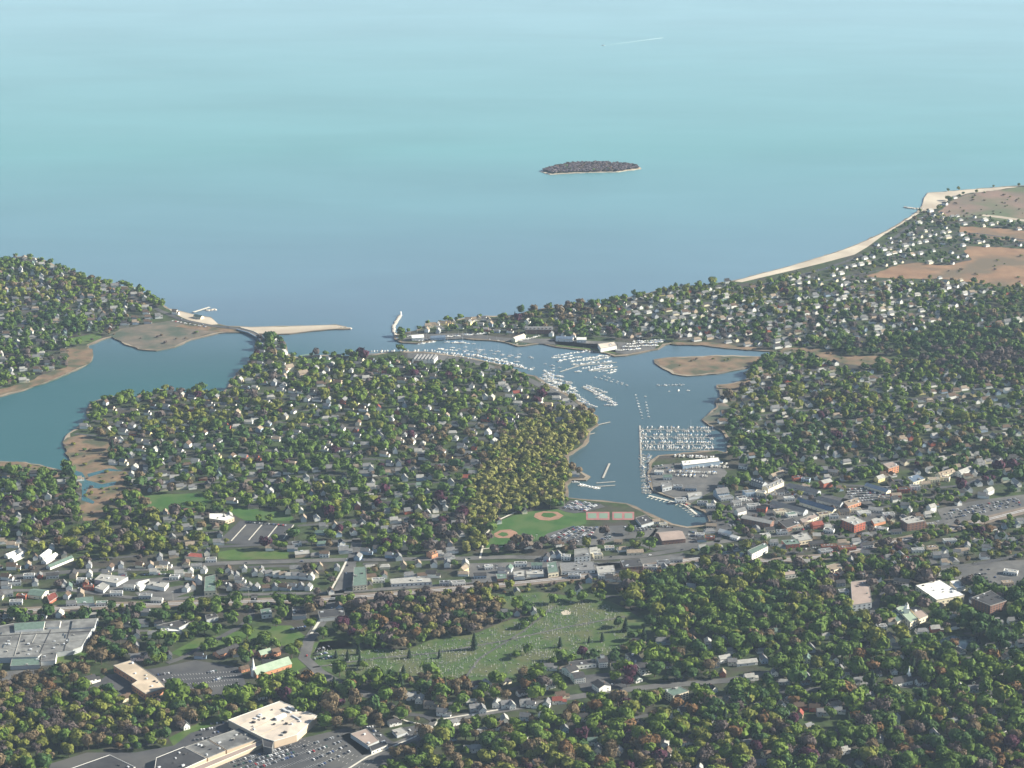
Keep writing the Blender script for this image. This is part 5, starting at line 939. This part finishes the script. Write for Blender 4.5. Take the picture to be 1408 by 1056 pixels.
for py, px, x, y, R, hue in TREES:
    kind = 'conifer_tree' if hue in conif else 'budding_tree' if hue in open_ else 'broadleaf_tree'
    if -10 < px < 1418 and 640 < py < 1072 and cnt[kind] < 298:
        pool, lst = ('c', CONE_N) if kind == 'conifer_tree' else ('o', OPEN_N) if kind == 'budding_tree' else ('n', CROWN_N)
        i = random.randrange(len(lst)); cm, tm = tmesh(pool, lst, i, hue)
        o = root(kind, (x, y, GZ), random.uniform(0, 6.28)); o.scale = (R*random.uniform(.88, 1.12), R, R*random.uniform(.95, 1.3)) if kind != 'conifer_tree' else (R*.72, R*.72, R*random.uniform(.8, 1.0))
        link('crown', cm, o); link('trunk', tm, o)
        sz = 'small ' if R < 6.4 else 'broad ' if R > 9 else ''
        later(o, {'conifer_tree': f'{sz}dark conifer', 'budding_tree': f'{sz}{HNAME.get(hue)} budding tree', 'broadleaf_tree': f'{sz}{HNAME.get(hue)} leafy tree'}[kind], 'tree', {'conifer_tree': 'dark conifers', 'budding_tree': 'bare and budding trees', 'broadleaf_tree': 'leafy trees of the town'}[kind], x, y)
        cnt[kind] += 1; continue
    mid = py > 700
    pool = CONE_F if hue in conif else (OPEN_N if py > 900 else OPEN_F) if hue in open_ else CROWN_M if mid else CROWN_F
    JOB.setdefault((id(pool), random.randrange(len(pool))), [pool, []])[1].append((x, y, GZ, random.uniform(0, 6.28), R if hue not in conif else R*.72, R*random.uniform(.95, 1.25), hue))
for x, y in IT:
    R = random.uniform(4.2, 6.6); hue = random.choices(HUE, (0, 2, 3, 3, 10, 60, 12, 4, 1))[0]; JOB.setdefault((id(OPEN_F), random.randrange(4)), [OPEN_F, []])[1].append((x, y, 2.0, random.uniform(0, 6.28), R, R*.6, random.choice(('leaf_isle_haze', 'leaf_isle_haze', 'leaf_isle_haze', hue))))
for poly, n in (([(88,611),(148,606),(152,622),(176,652),(185,676),(150,706),(114,716),(97,640)],90), ([(0,637),(60,644),(96,652),(0,660)],40), ([(1078,478),(1245,498),(1220,504),(1100,492)],40), ([(1290,292),(1330,268),(1408,258),(1408,306)],60), ([(899,494),(1025,490),(985,513),(925,513)],10), ([(150,461),(240,445),(300,456),(215,480)],14), ([(1200,380),(1408,345),(1408,392)],30)):
    w = [G(a, b, GZ) for a, b in poly]
    for _ in range(n):
        x, y = random.uniform(min(p[0] for p in w), max(p[0] for p in w)), random.uniform(min(p[1] for p in w), max(p[1] for p in w))
        if pip(w, np.array([x]), np.array([y]))[0]: R = random.uniform(2, 4.5); JOB.setdefault((id(OPEN_F), random.randrange(4)), [OPEN_F, []])[1].append((x, y, GZ-.4, random.uniform(0, 6.28), R, R*.7, random.choice(['leaf_grey', 'leaf_tan', 'leaf_olive', 'leaf_green'])))
NB = 0
for nm in ('railway_bed',):
    P = [G(a, b, GZ) for a, b in ROADS[nm][1]]
    for a, b in zip(P, P[1:]):
        d = math.dist(a, b); n = int(d/7)
        for k in range(n):
            t = (k+random.random())/n; x = a[0]+(b[0]-a[0])*t; y = a[1]+(b[1]-a[1])*t-random.choice((17, 22, 27, 33)); px, py = PXY(x, y, GZ)
            if px > 980 or random.random() < .15 or (430 < px < 470): continue
            R = random.uniform(2.5, 5); hue = random.choice(['leaf_rust', 'leaf_grey', 'leaf_tan', 'leaf_tan', 'leaf_olive', 'leaf_grey']); JOB.setdefault((id(OPEN_F), random.randrange(4)), [OPEN_F, []])[1].append((x, y, GZ-.8*R*.3, random.uniform(0, 6.28), R, R*.8, hue))
TREE_OBJ = merge('distant_trees', [(both(*pool[i]).arrays(), inst) for (pid, i), (pool, inst) in JOB.items()], label='thousands of spring trees covering the town, the headland and the island beyond', cat='trees')
print('TREES', len(TREES), cnt, 'HOUSES', len(CO), NHOUSE)

# ------------------------------------------------------------------ boats, docks, piers
def boat_mb(kind, hull='hull_white', cover=None):
    h, c, m = MB(), MB(), MB(); L_, W_ = (10.5, 3.3) if kind != 'small' else (7.0, 2.4)
    st = [(-.5, .40), (-.2, .50), (.15, .48), (.38, .28), (.5, .02)]
    k = len(h.v)
    for z, s in ((0.05, .72), (1.15, 1.0)):
        for t, w in st: h.v.append((t*L_*(1 if z > 1 else .94), w*W_*s, z+(.35*max(0, t) if z > 1 else 0)))
        for t, w in reversed(st): h.v.append((t*L_*(1 if z > 1 else .94), -w*W_*s, z+(.35*max(0, t) if z > 1 else 0)))
    for i in range(10): j = (i+1) % 10; h.f.append((j, i, 10+i, 10+j)); h.m.append(hull)
    h.f.append(tuple(reversed(range(10, 20)))); h.m.append('deck_cream')
    if h.v: h.f = [tuple(f) for f in h.f]
    if kind == 'sail':
        c.box(.3, 0, 1.2, 1.9, L_*.36, W_*.5, 'cabin_white'); m.tube(.9, 0, 1.2, 14.5, .14, .08, 'metal_grey', 5); m.box(-1.7, 0, 2.5, 2.9, 4.6, .4, cover or 'cover_blue')
    else:
        c.box(-.2, 0, 1.2, 2.3, L_*.38, W_*.66, 'cabin_white', top=cover or 'cabin_white'); c.box(.9, 0, 2.25, 2.75, L_*.12, W_*.5, 'window_dark'); c.box(-.5, 0, 2.3, 2.9, L_*.16, W_*.5, cover or 'cabin_white')
    return h, c, (m if kind == 'sail' else None)
BT = [('sail', 'white sailboat', boat_mb('sail')), ('sail', 'blue hulled sailboat', boat_mb('sail', 'hull_blue')), ('motor', 'white motor boat', boat_mb('motor')), ('motor', 'blue covered motor boat', boat_mb('motor', cover='cover_blue')), ('small', 'small white open boat', boat_mb('small')), ('motor', 'cream motor boat', boat_mb('motor', cover='deck_cream'))]
BME = [tuple(q.mesh(n) if q else None for q, n in zip(b[2], ('hull', 'cabin', 'mast'))) for b in BT]
BOATS = []
def boat(px, py, rz, t=None, z=0.0, sc=1.0):
    x, y = G(px, py, z+.5); BOATS.append((py, px, x, y, z, rz+random.uniform(-.18, .18), t if t is not None else random.choices(range(6), (3, 1, 6, 3, 3, 3))[0], sc*random.uniform(.65, 1.2)))
def boat_row(p0, p1, n, rz, fill=.9, z=0.0, sc=1.0, jit=.35, t=None):
    for i in range(n):
        if random.random() > fill: continue
        u = (i+.5)/n; boat(p0[0]+(p1[0]-p0[0])*u+random.uniform(-jit, jit), p0[1]+(p1[1]-p0[1])*u+random.uniform(-jit, jit)*.5, rz, t, z, sc)
def dock(label, p0, p1, w=1.6, z=.7, name='floating_dock', fingers=0, flen=9, m='dock_wood', side=1, parent=None):
    a, b = G(*p0, z), G(*p1, z); d = math.dist(a, b); rz = math.atan2(b[1]-a[1], b[0]-a[0])
    o = root(name, ((a[0]+b[0])/2, (a[1]+b[1])/2, 0), rz, label, 'dock' if 'dock' in name else name.replace('_', ' '))
    mb = MB(); mb.box(0, 0, z-.5, z, d, w, m); mb.build('deck', o)
    for k in range(int(d/14)+1):
        mb = MB(); mb.tube(-d/2+14*k+1, w/2+.2, -2, z+1.2, .2, .2, 'bark', 5); mb.build('piling', o)
    for k in range(fingers):
        mb = MB(); mb.box(-d/2+(k+.5)*d/fingers, side*(w/2+flen/2), z-.45, z-.03, .9, flen, m); mb.build('finger_pier', o)
    return o
N_ = math.radians(82)
for i, (y, nm) in enumerate(((590.5,'farthest'),(600.5,'second farthest'),(610.5,'third farthest'),(618.5,'nearest'))):
    dock(f'{nm} of the four long parallel docks of the eastern marina', (881,y), (983,y+1.0), fingers=18, flen=8, side=1)
    boat_row((880,y-3.4), (981,y-2.6), 34, N_, .62, sc=.95); 
    if i < 3: boat_row((880,y+2.2), (981,y+2.8), 34, -N_, .60, sc=.95)
dock('main walkway dock running down the west ends of the eastern marina rows', (880,585), (882,640), w=3)
boat_row((924,626.5), (982,629), 20, N_, .85, GZ+.6, t=2); boat_row((942,643), (968,642), 9, N_, .85, GZ+.6); boat_row((976,634), (1000,638), 8, N_, .95, GZ+.6); boat_row((977,641), (1002,642), 9, N_, .95, GZ+.6); boat_row((920,648), (986,650), 24, N_, .95, GZ+.6); boat_row((922,653), (985,655), 22, N_, .6, GZ+.6)
for k in range(11):
    y = 626+k*5.1; dock(('first','second','third','fourth','fifth','sixth','seventh','eighth','ninth','tenth','eleventh')[k]+' short slip dock counted from the far end of the western marina edge', (878+k*.4,y), (897,y), w=1.3); boat_row((878+k*.4,y-1.6), (896,y-1.6), 2, .1, .95); boat_row((879+k*.4,y+1.6), (896,y+1.6), 2, 3.1, .75)
dock('long white floating dock with finger piers bending up the harbour head', (892,681), (942,694), w=4, fingers=9, flen=9, side=-1, m='concrete'); dock('inner length of the white floating dock beyond its bend', (942,694), (962,710), w=4, fingers=6, flen=9, side=-1, m='concrete')
boat_row((1002,592), (1022,600), 9, .6, .9, GZ+.6); boat_row((1024,590), (1040,600), 5, .9, .8, GZ+.6)
for k, (a, b, n) in enumerate((((748,508),(762,518),7), ((745,514),(785,528),15), ((742,520),(795,538),18), ((744,526),(790,540),14), ((752,533),(800,548),14), ((762,505),(758,512),2))):
    boat_row(a, b, n, .35, .9, z=0 if k < 5 else 0, sc=1.0, jit=1.2)
for k, (a, b) in enumerate((((802,531),(824,541)), ((806,530),(832,540)), ((815,541),(842,552)), ((820,546),(848,557)), ((832,557),(848,557)), ((795,545),(812,556)), ((800,552),(818,560)))):
    boat_row(a, b, 9, .25, .85, jit=.9)
for k, (a, b) in enumerate((((740,528),(790,534)), ((748,520),(786,525)), ((802,533),(842,551)), ((770,511),(846,487)), ((790,503),(848,498)), ((815,510),(849,504)))):
    dock(('low', 'upper', 'outer diagonal', 'long slanted northern', 'middle northern', 'short northern')[k]+' dock packed with boats on the inner harbour', a, b, w=2.4)
for a, b, n in (((757,492),(790,489),10), ((762,489),(830,480),16), ((785,497),(838,492),14), ((788,501),(842,497),13), ((800,506),(846,502),11), ((822,511),(848,508),6), ((834,513),(846,511),3), ((800,485),(850,479),12)): boat_row(a, b, n, .5, .88, jit=.9)
for a, b, n in (((862,473),(912,470),16), ((856,477),(905,475),16), ((846,482),(880,480),10), ((870,470),(915,468),12)): boat_row(a, b, n, .5, .95, GZ+.6, jit=.8)
for a, b, n, ang in (((746,512),(775,519),12,.35), ((750,521),(790,533),18,.35), ((756,530),(796,544),18,.3), ((770,540),(806,556),14,.3), ((745,517),(770,523),10,.4), ((812,536),(840,549),12,.25), ((820,541),(846,554),12,.25), ((766,497),(800,490),14,.5), ((800,494),(836,488),14,.5), ((806,509),(840,505),12,.5), ((640,486),(700,498),20,.6), ((600,479),(640,484),10,.6)): boat_row(a, b, n, ang, .85, jit=1.3)
for a, b, n, z in (((598,464),(632,462),10,GZ+.6), ((640,461),(675,458),14,GZ+.6), ((560,463),(580,461),7,GZ+.6), ((575,473),(598,470),8,0), ((576,470),(596,467),7,0), ((545,466),(555,464),3,0), ((705,474),(728,474),8,0), ((712,469),(742,462),9,GZ+.6), ((668,467),(688,469),5,0)): boat_row(a, b, n, .4, .9, z, jit=.8)
boat_row((508,483), (600,482), 20, N_, .75, sc=1.1, jit=.8); boat_row((600,484), (660,490), 18, N_, .95, sc=1.1, jit=.6); boat_row((655,489), (720,504), 26, N_, .97, sc=1.1, jit=.6); boat_row((606,487), (700,502), 26, N_, .9, sc=1.0, jit=.8); boat_row((696,500), (732,508), 10, .5, .9, jit=.8)
dock('long shore dock with boats in slips under the slanted condominiums', (600,486), (722,506), w=2.4); dock('straight dock off the club lawn west of the condominiums', (508,486), (600,484), w=2)
for a, b, n in (((618,477),(716,498),11), ((634,476),(728,494),9), ((650,479),(720,488),7), ((632,471),(655,473),3), ((655,482),(715,493),6)): boat_row(a, b, n, .12, .85, t=0, jit=.8, sc=.95)
boat_row((728,490), (732,493), 2, .1, 1, t=2); boat_row((610,470), (640,472), 3, .3, 1, t=0, sc=1.5); boat_row((728,508), (735,505), 2, .1, 1, t=2)
boat_row((815,518), (866,531), 7, .1, 1, t=4, jit=.3, sc=.9); boat_row((828,516), (864,530), 6, .1, 1, t=4, jit=.3, sc=.9); boat_row((745,499), (784,509), 4, .1, 1, t=2); boat(795,511,.1,0,sc=1.2)
boat_row((873,541), (884,577), 9, .3, .9, t=4, jit=.3, sc=.7); boat_row((886,539), (892,575), 9, .3, .9, t=4, jit=.3, sc=.7); boat_row((902,530), (942,529), 8, .1, .9, t=4, jit=.5); boat(946,537,.1,2); boat(920,538,.1,4); boat(933,537,1.,4)
boat_row((786,663), (796,663), 3, .1, 1, t=2); boat_row((796,666), (825,672), 7, .6, .9, t=2); boat_row((788,585), (798,582), 1, .1, .5)
boat(829,62.5,.18,2,sc=2.0)
BOATS.sort(key=lambda q: -q[0]); BJ = {}
for n, (py, px, x, y, z, rz, t, sc) in enumerate(BOATS):
    if n < 298 or py < 100:
        if z > 1: what = 'stored '+BT[t][1]
        else: what = BT[t][1]
        o = root('boat' if BT[t][0] != 'sail' else 'sailboat', (x, y, z-(.35 if z < 1 else 0)), rz); o.scale = (sc, sc, sc)
        for me, nn in zip(BME[t], ('hull', 'cabin', 'mast')):
            if me: link(nn, me, o)
        later(o, what, 'boat', 'boats of the harbour', x, y)
    else: BJ.setdefault(t, []).append((x, y, z-(.35 if z < 1 else 0), rz, sc, sc, None))
def catm(ms):
    o = MB()
    for q in ms:
        if q: k = len(o.v); o.v += q.v; o.f += [tuple(i+k for i in f) for f in q.f]; o.m += q.m
    return o
merge('distant_boats', [(catm(BT[t][2]).arrays(), inst) for t, inst in BJ.items()], label='crowd of small white boats filling the farther docks and yards', cat='boats')
mb = MB(); a = G(829, 62.5, 0); b = G(912, 52, 0); mb.poly([(a[0]+6, a[1]-2, .25), (b[0], b[1]-9, .25), (b[0], b[1]+9, .25), (a[0]+6, a[1]+2, .25)], 'foam'); tag(mb.build('boat_wake', loc=(0, 0, 0)), 'thin white wake trailing behind the single motor boat far offshore', 'wake')
dock('slim wooden pier leaning into the harbour off the town dock', (829,657), (838,637), w=3, name='pier', z=1.4); dock('upper finger of the town dock reaching east', (820,664), (846,662), w=2.6); dock('lower finger of the town dock with white slips', (818,669), (846,667), w=2.6)
for k in range(4): boat(833+k*4, 672, N_, 2, 0, 1.2)
dock('short pale jetty below the wooded western harbour bank', (812,586), (839,580), w=2.5, name='jetty', z=1.2); dock('small dock at the foot of the harbour forest', (806,598), (818,595), w=2, name='jetty', z=1.2)
dock('white pier standing off the headland beach', (266,429), (288,422), w=6, name='pier', z=2.4, m='concrete'); dock('white pier beside the bright houses of the headland', (154,391), (174,386.5), w=6, name='pier', z=2.4, m='concrete'); dock('turquoise pier reaching out from the beach club lawn', (412,489), (432,486.5), w=6, name='pier', z=2.2, m='court_green')
def rocks(name, label, pts, w, h, n):
    mb = MB(); P = [G(a, b, 0) for a, b in pts]; r = random.Random(len(label)); v, f = ICO[1]
    L_ = [math.dist(a, b) for a, b in zip(P, P[1:])]; T = sum(L_)
    for k in range(n):
        d = T*(k+.5)/n; i = 0
        while d > L_[i] and i < len(L_)-1: d -= L_[i]; i += 1
        t = d/L_[i]; x = P[i][0]+(P[i+1][0]-P[i][0])*t+r.uniform(-w/4, w/4); y = P[i][1]+(P[i+1][1]-P[i][1])*t+r.uniform(-w/4, w/4); s = w*.5*r.uniform(.7, 1.2); q = len(mb.v)
        for p in v: e = r.uniform(.8, 1.1); mb.v.append((x+p[0]*s*e, y+p[1]*s*e, p[2]*h*e))
        for t_ in f: mb.f.append(tuple(q+j for j in t_)); mb.m.append('rock' if r.random() < .5 else 'concrete')
    tag(mb.build(name), label, 'breakwater')
rocks('breakwater', 'curved pale stone breakwater off the tip of the point', [(546,464),(541,457),(541,449),(545,442),(551,433)], 7, 2.2, 80)
rocks('breakwater', 'dark rock groyne running out from the eastern beach', [(1270,287.5),(1256,287),(1243,285.5)], 9, 3, 34); rocks('breakwater', 'rock tip at the end of the western sand spit', [(462,450.5),(482,452)], 7, 2.5, 16); rocks('breakwater', 'low dark rocks beside the headland pier', [(284,427),(297,426)], 8, 2.5, 12)
o = root('beacon', (*G(551, 433, 2), 0), 0, 'small white harbour beacon on the end of the curved breakwater', 'beacon'); mb = MB(); mb.tube(0, 0, 0, 8, 2.2, 1.6, 'wall_white', 8); mb.build('tower', o); mb = MB(); mb.tube(0, 0, 8, 10, 2.0, .3, 'wall_white', 8); mb.build('lantern', o)
# bridge over the pond inlet
BP = [G(a, b, 5) for a, b in ((329,451.5),(345,456),(356,462),(364,469),(367,478))]
o = root('road_bridge', (BP[2][0], BP[2][1], 0), 0, 'curved low road bridge over the inlet between pond and spit', 'bridge')
mb = MB(); pr = MB()
for i in range(4):
    a, b = BP[i], BP[i+1]; d = math.dist(a, b); an = math.atan2(b[1]-a[1], b[0]-a[0]); mx, my = (a[0]+b[0])/2-BP[2][0], (a[1]+b[1])/2-BP[2][1]
    mb.box(mx, my, 2.6+.01*i, 4.0+.01*i, d+3, 12, 'asphalt_pale', an)
    for sg in (-1, 1): pr.box(mx-sg*math.sin(an)*6.2, my+sg*math.cos(an)*6.2, 3.2, 5.2, d+2.5, .8, 'concrete' if sg > 0 else 'wall_blue', an)
mb.build('deck', o); pr.build('parapet', o)
for i in range(1, 4):
    mb = MB(); mb.tube(BP[i][0]-BP[2][0], BP[i][1]-BP[2][1], -2, 2.6, 2.5, 2.5, 'concrete', 8); mb.build('pier', o)

# ------------------------------------------------------------------ parked cars
def car_mb(c):
    b, g = MB(), MB(); x, y = 2.3, .92
    b.v = [(-x, -y, .35), (x, -y, .35), (x, y, .35), (-x, y, .35), (-x, -y, .95), (x, -y, .80), (x, y, .80), (-x, y, .95)]; b.f = [(0, 1, 5, 4), (1, 2, 6, 5), (2, 3, 7, 6), (3, 0, 4, 7), (4, 5, 6, 7)]; b.m = [c]*5
    k = len(b.v); b.v += [(-1.3, -.72, 1.45), (.5, -.72, 1.45), (.5, .72, 1.45), (-1.3, .72, 1.45), (-1.3, -.72, 1.38), (.5, -.72, 1.38), (.5, .72, 1.38), (-1.3, .72, 1.38)]; b.f += [(k, k+1, k+2, k+3), (k+4, k+5, k+1, k), (k+5, k+6, k+2, k+1), (k+6, k+7, k+3, k+2), (k+7, k+4, k, k+3)]; b.m += [c]*5
    for wx in (-1.4, 1.4):
        for wy in (-.86, .86): b.box(wx, wy, 0, .62, .62, .2, 'flat_black')
    g.v = [(-1.9, -.84, .93), (1.25, -.84, .86), (1.25, .84, .86), (-1.9, .84, .93), (-1.3, -.72, 1.38), (.5, -.72, 1.38), (.5, .72, 1.38), (-1.3, .72, 1.38)]; g.f = [(0, 1, 5, 4), (1, 2, 6, 5), (2, 3, 7, 6), (3, 0, 4, 7)]; g.m = ['glass_dark']*4
    return b, g
CC = [('car_white', 'white', 14), ('car_silver', 'silver', 18), ('car_black', 'black', 28), ('car_grey', 'grey', 20), ('car_red', 'red', 4), ('car_blue', 'blue', 10), ('car_green', 'green', 4)]
CM = [car_mb(c[0]) for c in CC]; CME = [(b.mesh('body'), g.mesh('windows')) for b, g in CM]
CARS = []
def cars(p0, p1, p2, p3, rows, cols, fill=.8, sw=0):
    e = G(*p0, GZ); f = G(*p1, GZ); rz = math.atan2(f[1]-e[1], f[0]-e[0])+math.pi/2
    for i in range(rows):
        for j in range(cols):
            if random.random() > fill: continue
            x, y = quadpt(p0, p1, p2, p3, (j+.5+random.uniform(-.06, .06))/cols, (i+.5)/rows); py = PXY(x, y, GZ)[1]; CARS.append((py, x, y, rz+random.uniform(-.05, .05), random.choices(range(7), [c[2] for c in CC])[0]))
cars((318,1046),(400,1024),(412,1040),(330,1068),4,30,.85); cars((415,1022),(468,1008),(490,1034),(440,1060),4,18,.55); cars((283,994),(318,990),(352,1010),(262,1022),4,15,.55); cars((380,1025),(412,1014),(408,1018),(384,1028),1,9,.8)
cars((214,925),(234,922),(250,944),(228,948),3,7,.7); cars((282,920),(294,918),(308,938),(298,942),2,9,.9) ; cars((248,940),(262,946),(258,950),(246,945),1,5,.8); cars((540,1008),(580,998),(585,1006),(548,1016),2,12,.5); cars((490,1000),(520,996),(530,1016),(506,1012),3,8,.6)
cars((434,890),(452,886),(462,905),(446,912),3,5,.7); cars((398,862),(420,858),(422,866),(400,870),1,7,.9); cars((425,900),(450,896),(455,905),(430,910),2,8,.8)
cars((772,699),(791,688.5),(826,694),(806,703.5),6,19,.9); cars((746,742),(786,724.5),(824,725),(806,749),6,21,.9); cars((826,742),(836,728),(848,732),(836,744),3,8,.6); cars((858,724),(892,722),(898,729),(862,733),3,15,.85); cars((892,722),(930,724),(928,727),(892,726),1,14,.8); cars((946,728),(966,734),(966,746),(940,742),3,9,.8)
cars((1162,672),(1226,669),(1222,688),(1172,692),6,26,.85); cars((1010,690),(1060,680),(1062,684),(1012,694),1,18,.8); cars((1080,674),(1104,682),(1100,686),(1076,678),1,11,.9); cars((1040,680),(1095,702),(1093,706),(1038,684),1,22,.8)
cars((1208,772),(1258,764),(1270,776),(1222,789),6,20,.85); cars((1296,703),(1400,684),(1404,696),(1302,716),4,34,.55); cars((1290,785),(1400,778),(1404,800),(1330,806),4,22,.12); cars((98,800),(128,795),(130,808),(106,812),4,12,.85); cars((165,791),(240,788),(240,791),(168,794),1,26,.85)
cars((340,717),(398,722),(397,725),(338,720),1,18,.75); cars((656,778),(694,776),(694,782),(656,786),2,9,.4); cars((742,771),(760,770),(760,773),(742,774),1,6,.9); cars((775,776),(880,772),(880,775),(775,779),1,26,.5); cars((480,772),(484,772),(476,806),(470,806),1,2,.5); cars((1000,716),(1018,712),(1020,728),(1002,732),3,9,.7)
cars((820,940),(846,936),(850,942),(826,946),2,8,.7); cars((655,456),(690,452),(692,455),(657,459),1,14,.6) ; cars((236,440),(285,449),(283,451),(236,443),1,20,.7); cars((920,684),(955,697),(953,700),(918,687),1,12,.7); cars((898,640),(930,636),(932,644),(900,648),2,12,.5); cars((1100,750),(1160,758),(1160,762),(1100,756),2,18,.45); cars((1290,1000),(1300,998),(1300,1003),(1290,1004),1,2,.5)
for nm, (w, pts) in ROADS.items():
    if nm == 'railway_bed': continue
    P = [G(a, b, GZ) for a, b in pts]
    for a, b in zip(P, P[1:]):
        d = math.dist(a, b); an = math.atan2(b[1]-a[1], b[0]-a[0])
        for k in range(int(d/55)):
            t = random.random(); sd = random.choice((-1, 1)); x = a[0]+(b[0]-a[0])*t-sd*math.sin(an)*w*.2; y = a[1]+(b[1]-a[1])*t+sd*math.cos(an)*w*.2; CARS.append((PXY(x, y, GZ)[1], x, y, an+(0 if sd < 0 else math.pi), random.choices(range(7), [c[2] for c in CC])[0]))
CARS.sort(key=lambda q: -q[0]); n = 0; CJ = {}
for py, x, y, rz, c in CARS:
    px = PXY(x, y, GZ)[0]; z = S3 if py < 1e9 else 0
    if -4 < px < 1412 and py < 1058 and n < 298:
        o = root('car', (x, y, z), rz); link('body', CME[c][0], o)
        if py > 900: link('windows', CME[c][1], o)
        later(o, CC[c][1]+' car', 'car', 'cars in lots and streets', x, y); n += 1
    else: CJ.setdefault(c, []).append((x, y, z, rz, 1, 1, None))
merge('distant_cars', [(both(CM[c][0], CM[c][1]).arrays(), inst) for c, inst in CJ.items()], label='hundreds of small parked cars in the lots farther away', cat='cars')

# ------------------------------------------------------------------ gravestones
CEM = [(425,890),(500,894),(560,896),(600,882),(650,876),(690,860),(735,850),(700,830),(690,820),(740,818),(836,832),(856,846),(866,860),(858,888),(832,902),(770,902),(735,918),(690,930),(640,932),(560,932),(490,932),(445,918)]
GS = []
W_ = [G(a, b, GZ) for a, b in CEM]
x0, x1 = min(p[0] for p in W_), max(p[0] for p in W_); y0, y1 = min(p[1] for p in W_), max(p[1] for p in W_)
for i in range(int((y1-y0)/6.5)):
    for j in range(int((x1-x0)/3.2)):
        x = x0+j*3.2+random.uniform(-.8, .8); y = y0+i*6.5+random.uniform(-1.6, 1.6)+14*math.sin(x/60)
        if random.random() < .50+.18*clump(x*2, y*2) and pip(W_, np.array([x]), np.array([y]))[0]: GS.append((y, x, random.choice((0, 0, 0, 1, 2)), random.uniform(-.2, .2)))
GS.sort()
def stone(k):
    mb = MB(); m = 'gravestone'
    if k == 0: mb.box(0, 0, 0, .25, 1.3, .6, m); mb.prism([(-.45, -.14), (.45, -.14), (.45, .14), (-.45, .14)], .25, 1.25, m); mb.gable(.9, .28, 1.25, 1.5, m)
    elif k == 1: mb.box(0, 0, 0, .3, 1.5, .9, m); mb.tube(0, 0, .3, 2.6, .36, .16, m, 4); mb.tube(0, 0, 2.6, 2.9, .18, .02, m, 4)
    else: mb.box(0, 0, 0, .3, 2.2, .8, m); mb.box(0, 0, .3, 1.5, 1.9, .4, m); mb.box(0, 0, 1.5, 1.65, 2.05, .5, m)
    return mb
ST = [stone(k) for k in range(3)]; SM = [s.mesh('gravestone') for s in ST]; GJ = {}
big = [g for g in GS if g[2]]; big = big[:295]; bs = set(id(g) for g in big)
for g in GS:
    y, x, k, r = g
    if id(g) in bs:
        o = link('gravestone', SM[k], None, (x, y, S1)); o.rotation_euler = (0, 0, r)
        tag(o, ('', 'slender pale obelisk gravestone on the cemetery grass', 'broad pale family gravestone on the cemetery grass')[k], 'gravestone', ('', 'obelisk gravestones', 'broad gravestones')[k])
    else: GJ.setdefault(k, []).append((x, y, S1, r, 1, 1, None))
merge('small_gravestones', [(ST[k].arrays(), inst) for k, inst in GJ.items()], label='rows of small pale headstones across the cemetery lawn', cat='gravestones')

# tall posts: field lights and utility poles
for k, (px, py, h) in enumerate(((723,705,22),(757,700,22),(776,698,22),(738,752,20),(238,826,14),(342,822,16),(432,820,12),(525,808,12),(618,808,12),(1182,770,18),(1186,806,20),(1020,790,12))):
    x, y = G(px, py, GZ); o = root('light_mast', (x, y, GZ), 0); mb = MB(); mb.tube(0, 0, 0, h, .35, .2, 'dock_wood', 6); mb.build('pole', o); mb = MB(); mb.box(0, 0, h-.6, h, 3.2, .5, 'trim'); mb.build('lamp_head', o); later(o, 'slim pale mast', 'mast', 'light masts and poles', x, y)
label_all()

# ------------------------------------------------------------------ the air
vm = bpy.data.materials.new('air'); vm.use_nodes = True; n = vm.node_tree.nodes; n.remove(n['Principled BSDF'])
pv = n.new('ShaderNodeVolumePrincipled'); pv.inputs['Color'].default_value = (.58, .76, 1.0, 1); pv.inputs['Density'].default_value = HAZE; pv.inputs['Anisotropy'].default_value = 0.0
vm.node_tree.links.new(pv.outputs[0], n['Material Output'].inputs['Volume'])
mb = MB(); k = 0; X0, X1, Y0, Y1, Z0, Z1 = -17000, 17000, -600, 33000, -4, CAMH+40
mb.v = [(X0, Y0, Z0), (X1, Y0, Z0), (X1, Y1, Z0), (X0, Y1, Z0), (X0, Y0, Z1), (X1, Y0, Z1), (X1, Y1, Z1), (X0, Y1, Z1)]; mb.f = [(0, 3, 2, 1), (4, 5, 6, 7), (0, 1, 5, 4), (1, 2, 6, 5), (2, 3, 7, 6), (3, 0, 4, 7)]; mb.m = ['paint']*6
o = mb.build('haze'); o.data.materials.clear(); o.data.materials.append(vm); tag(o, kind='stuff')
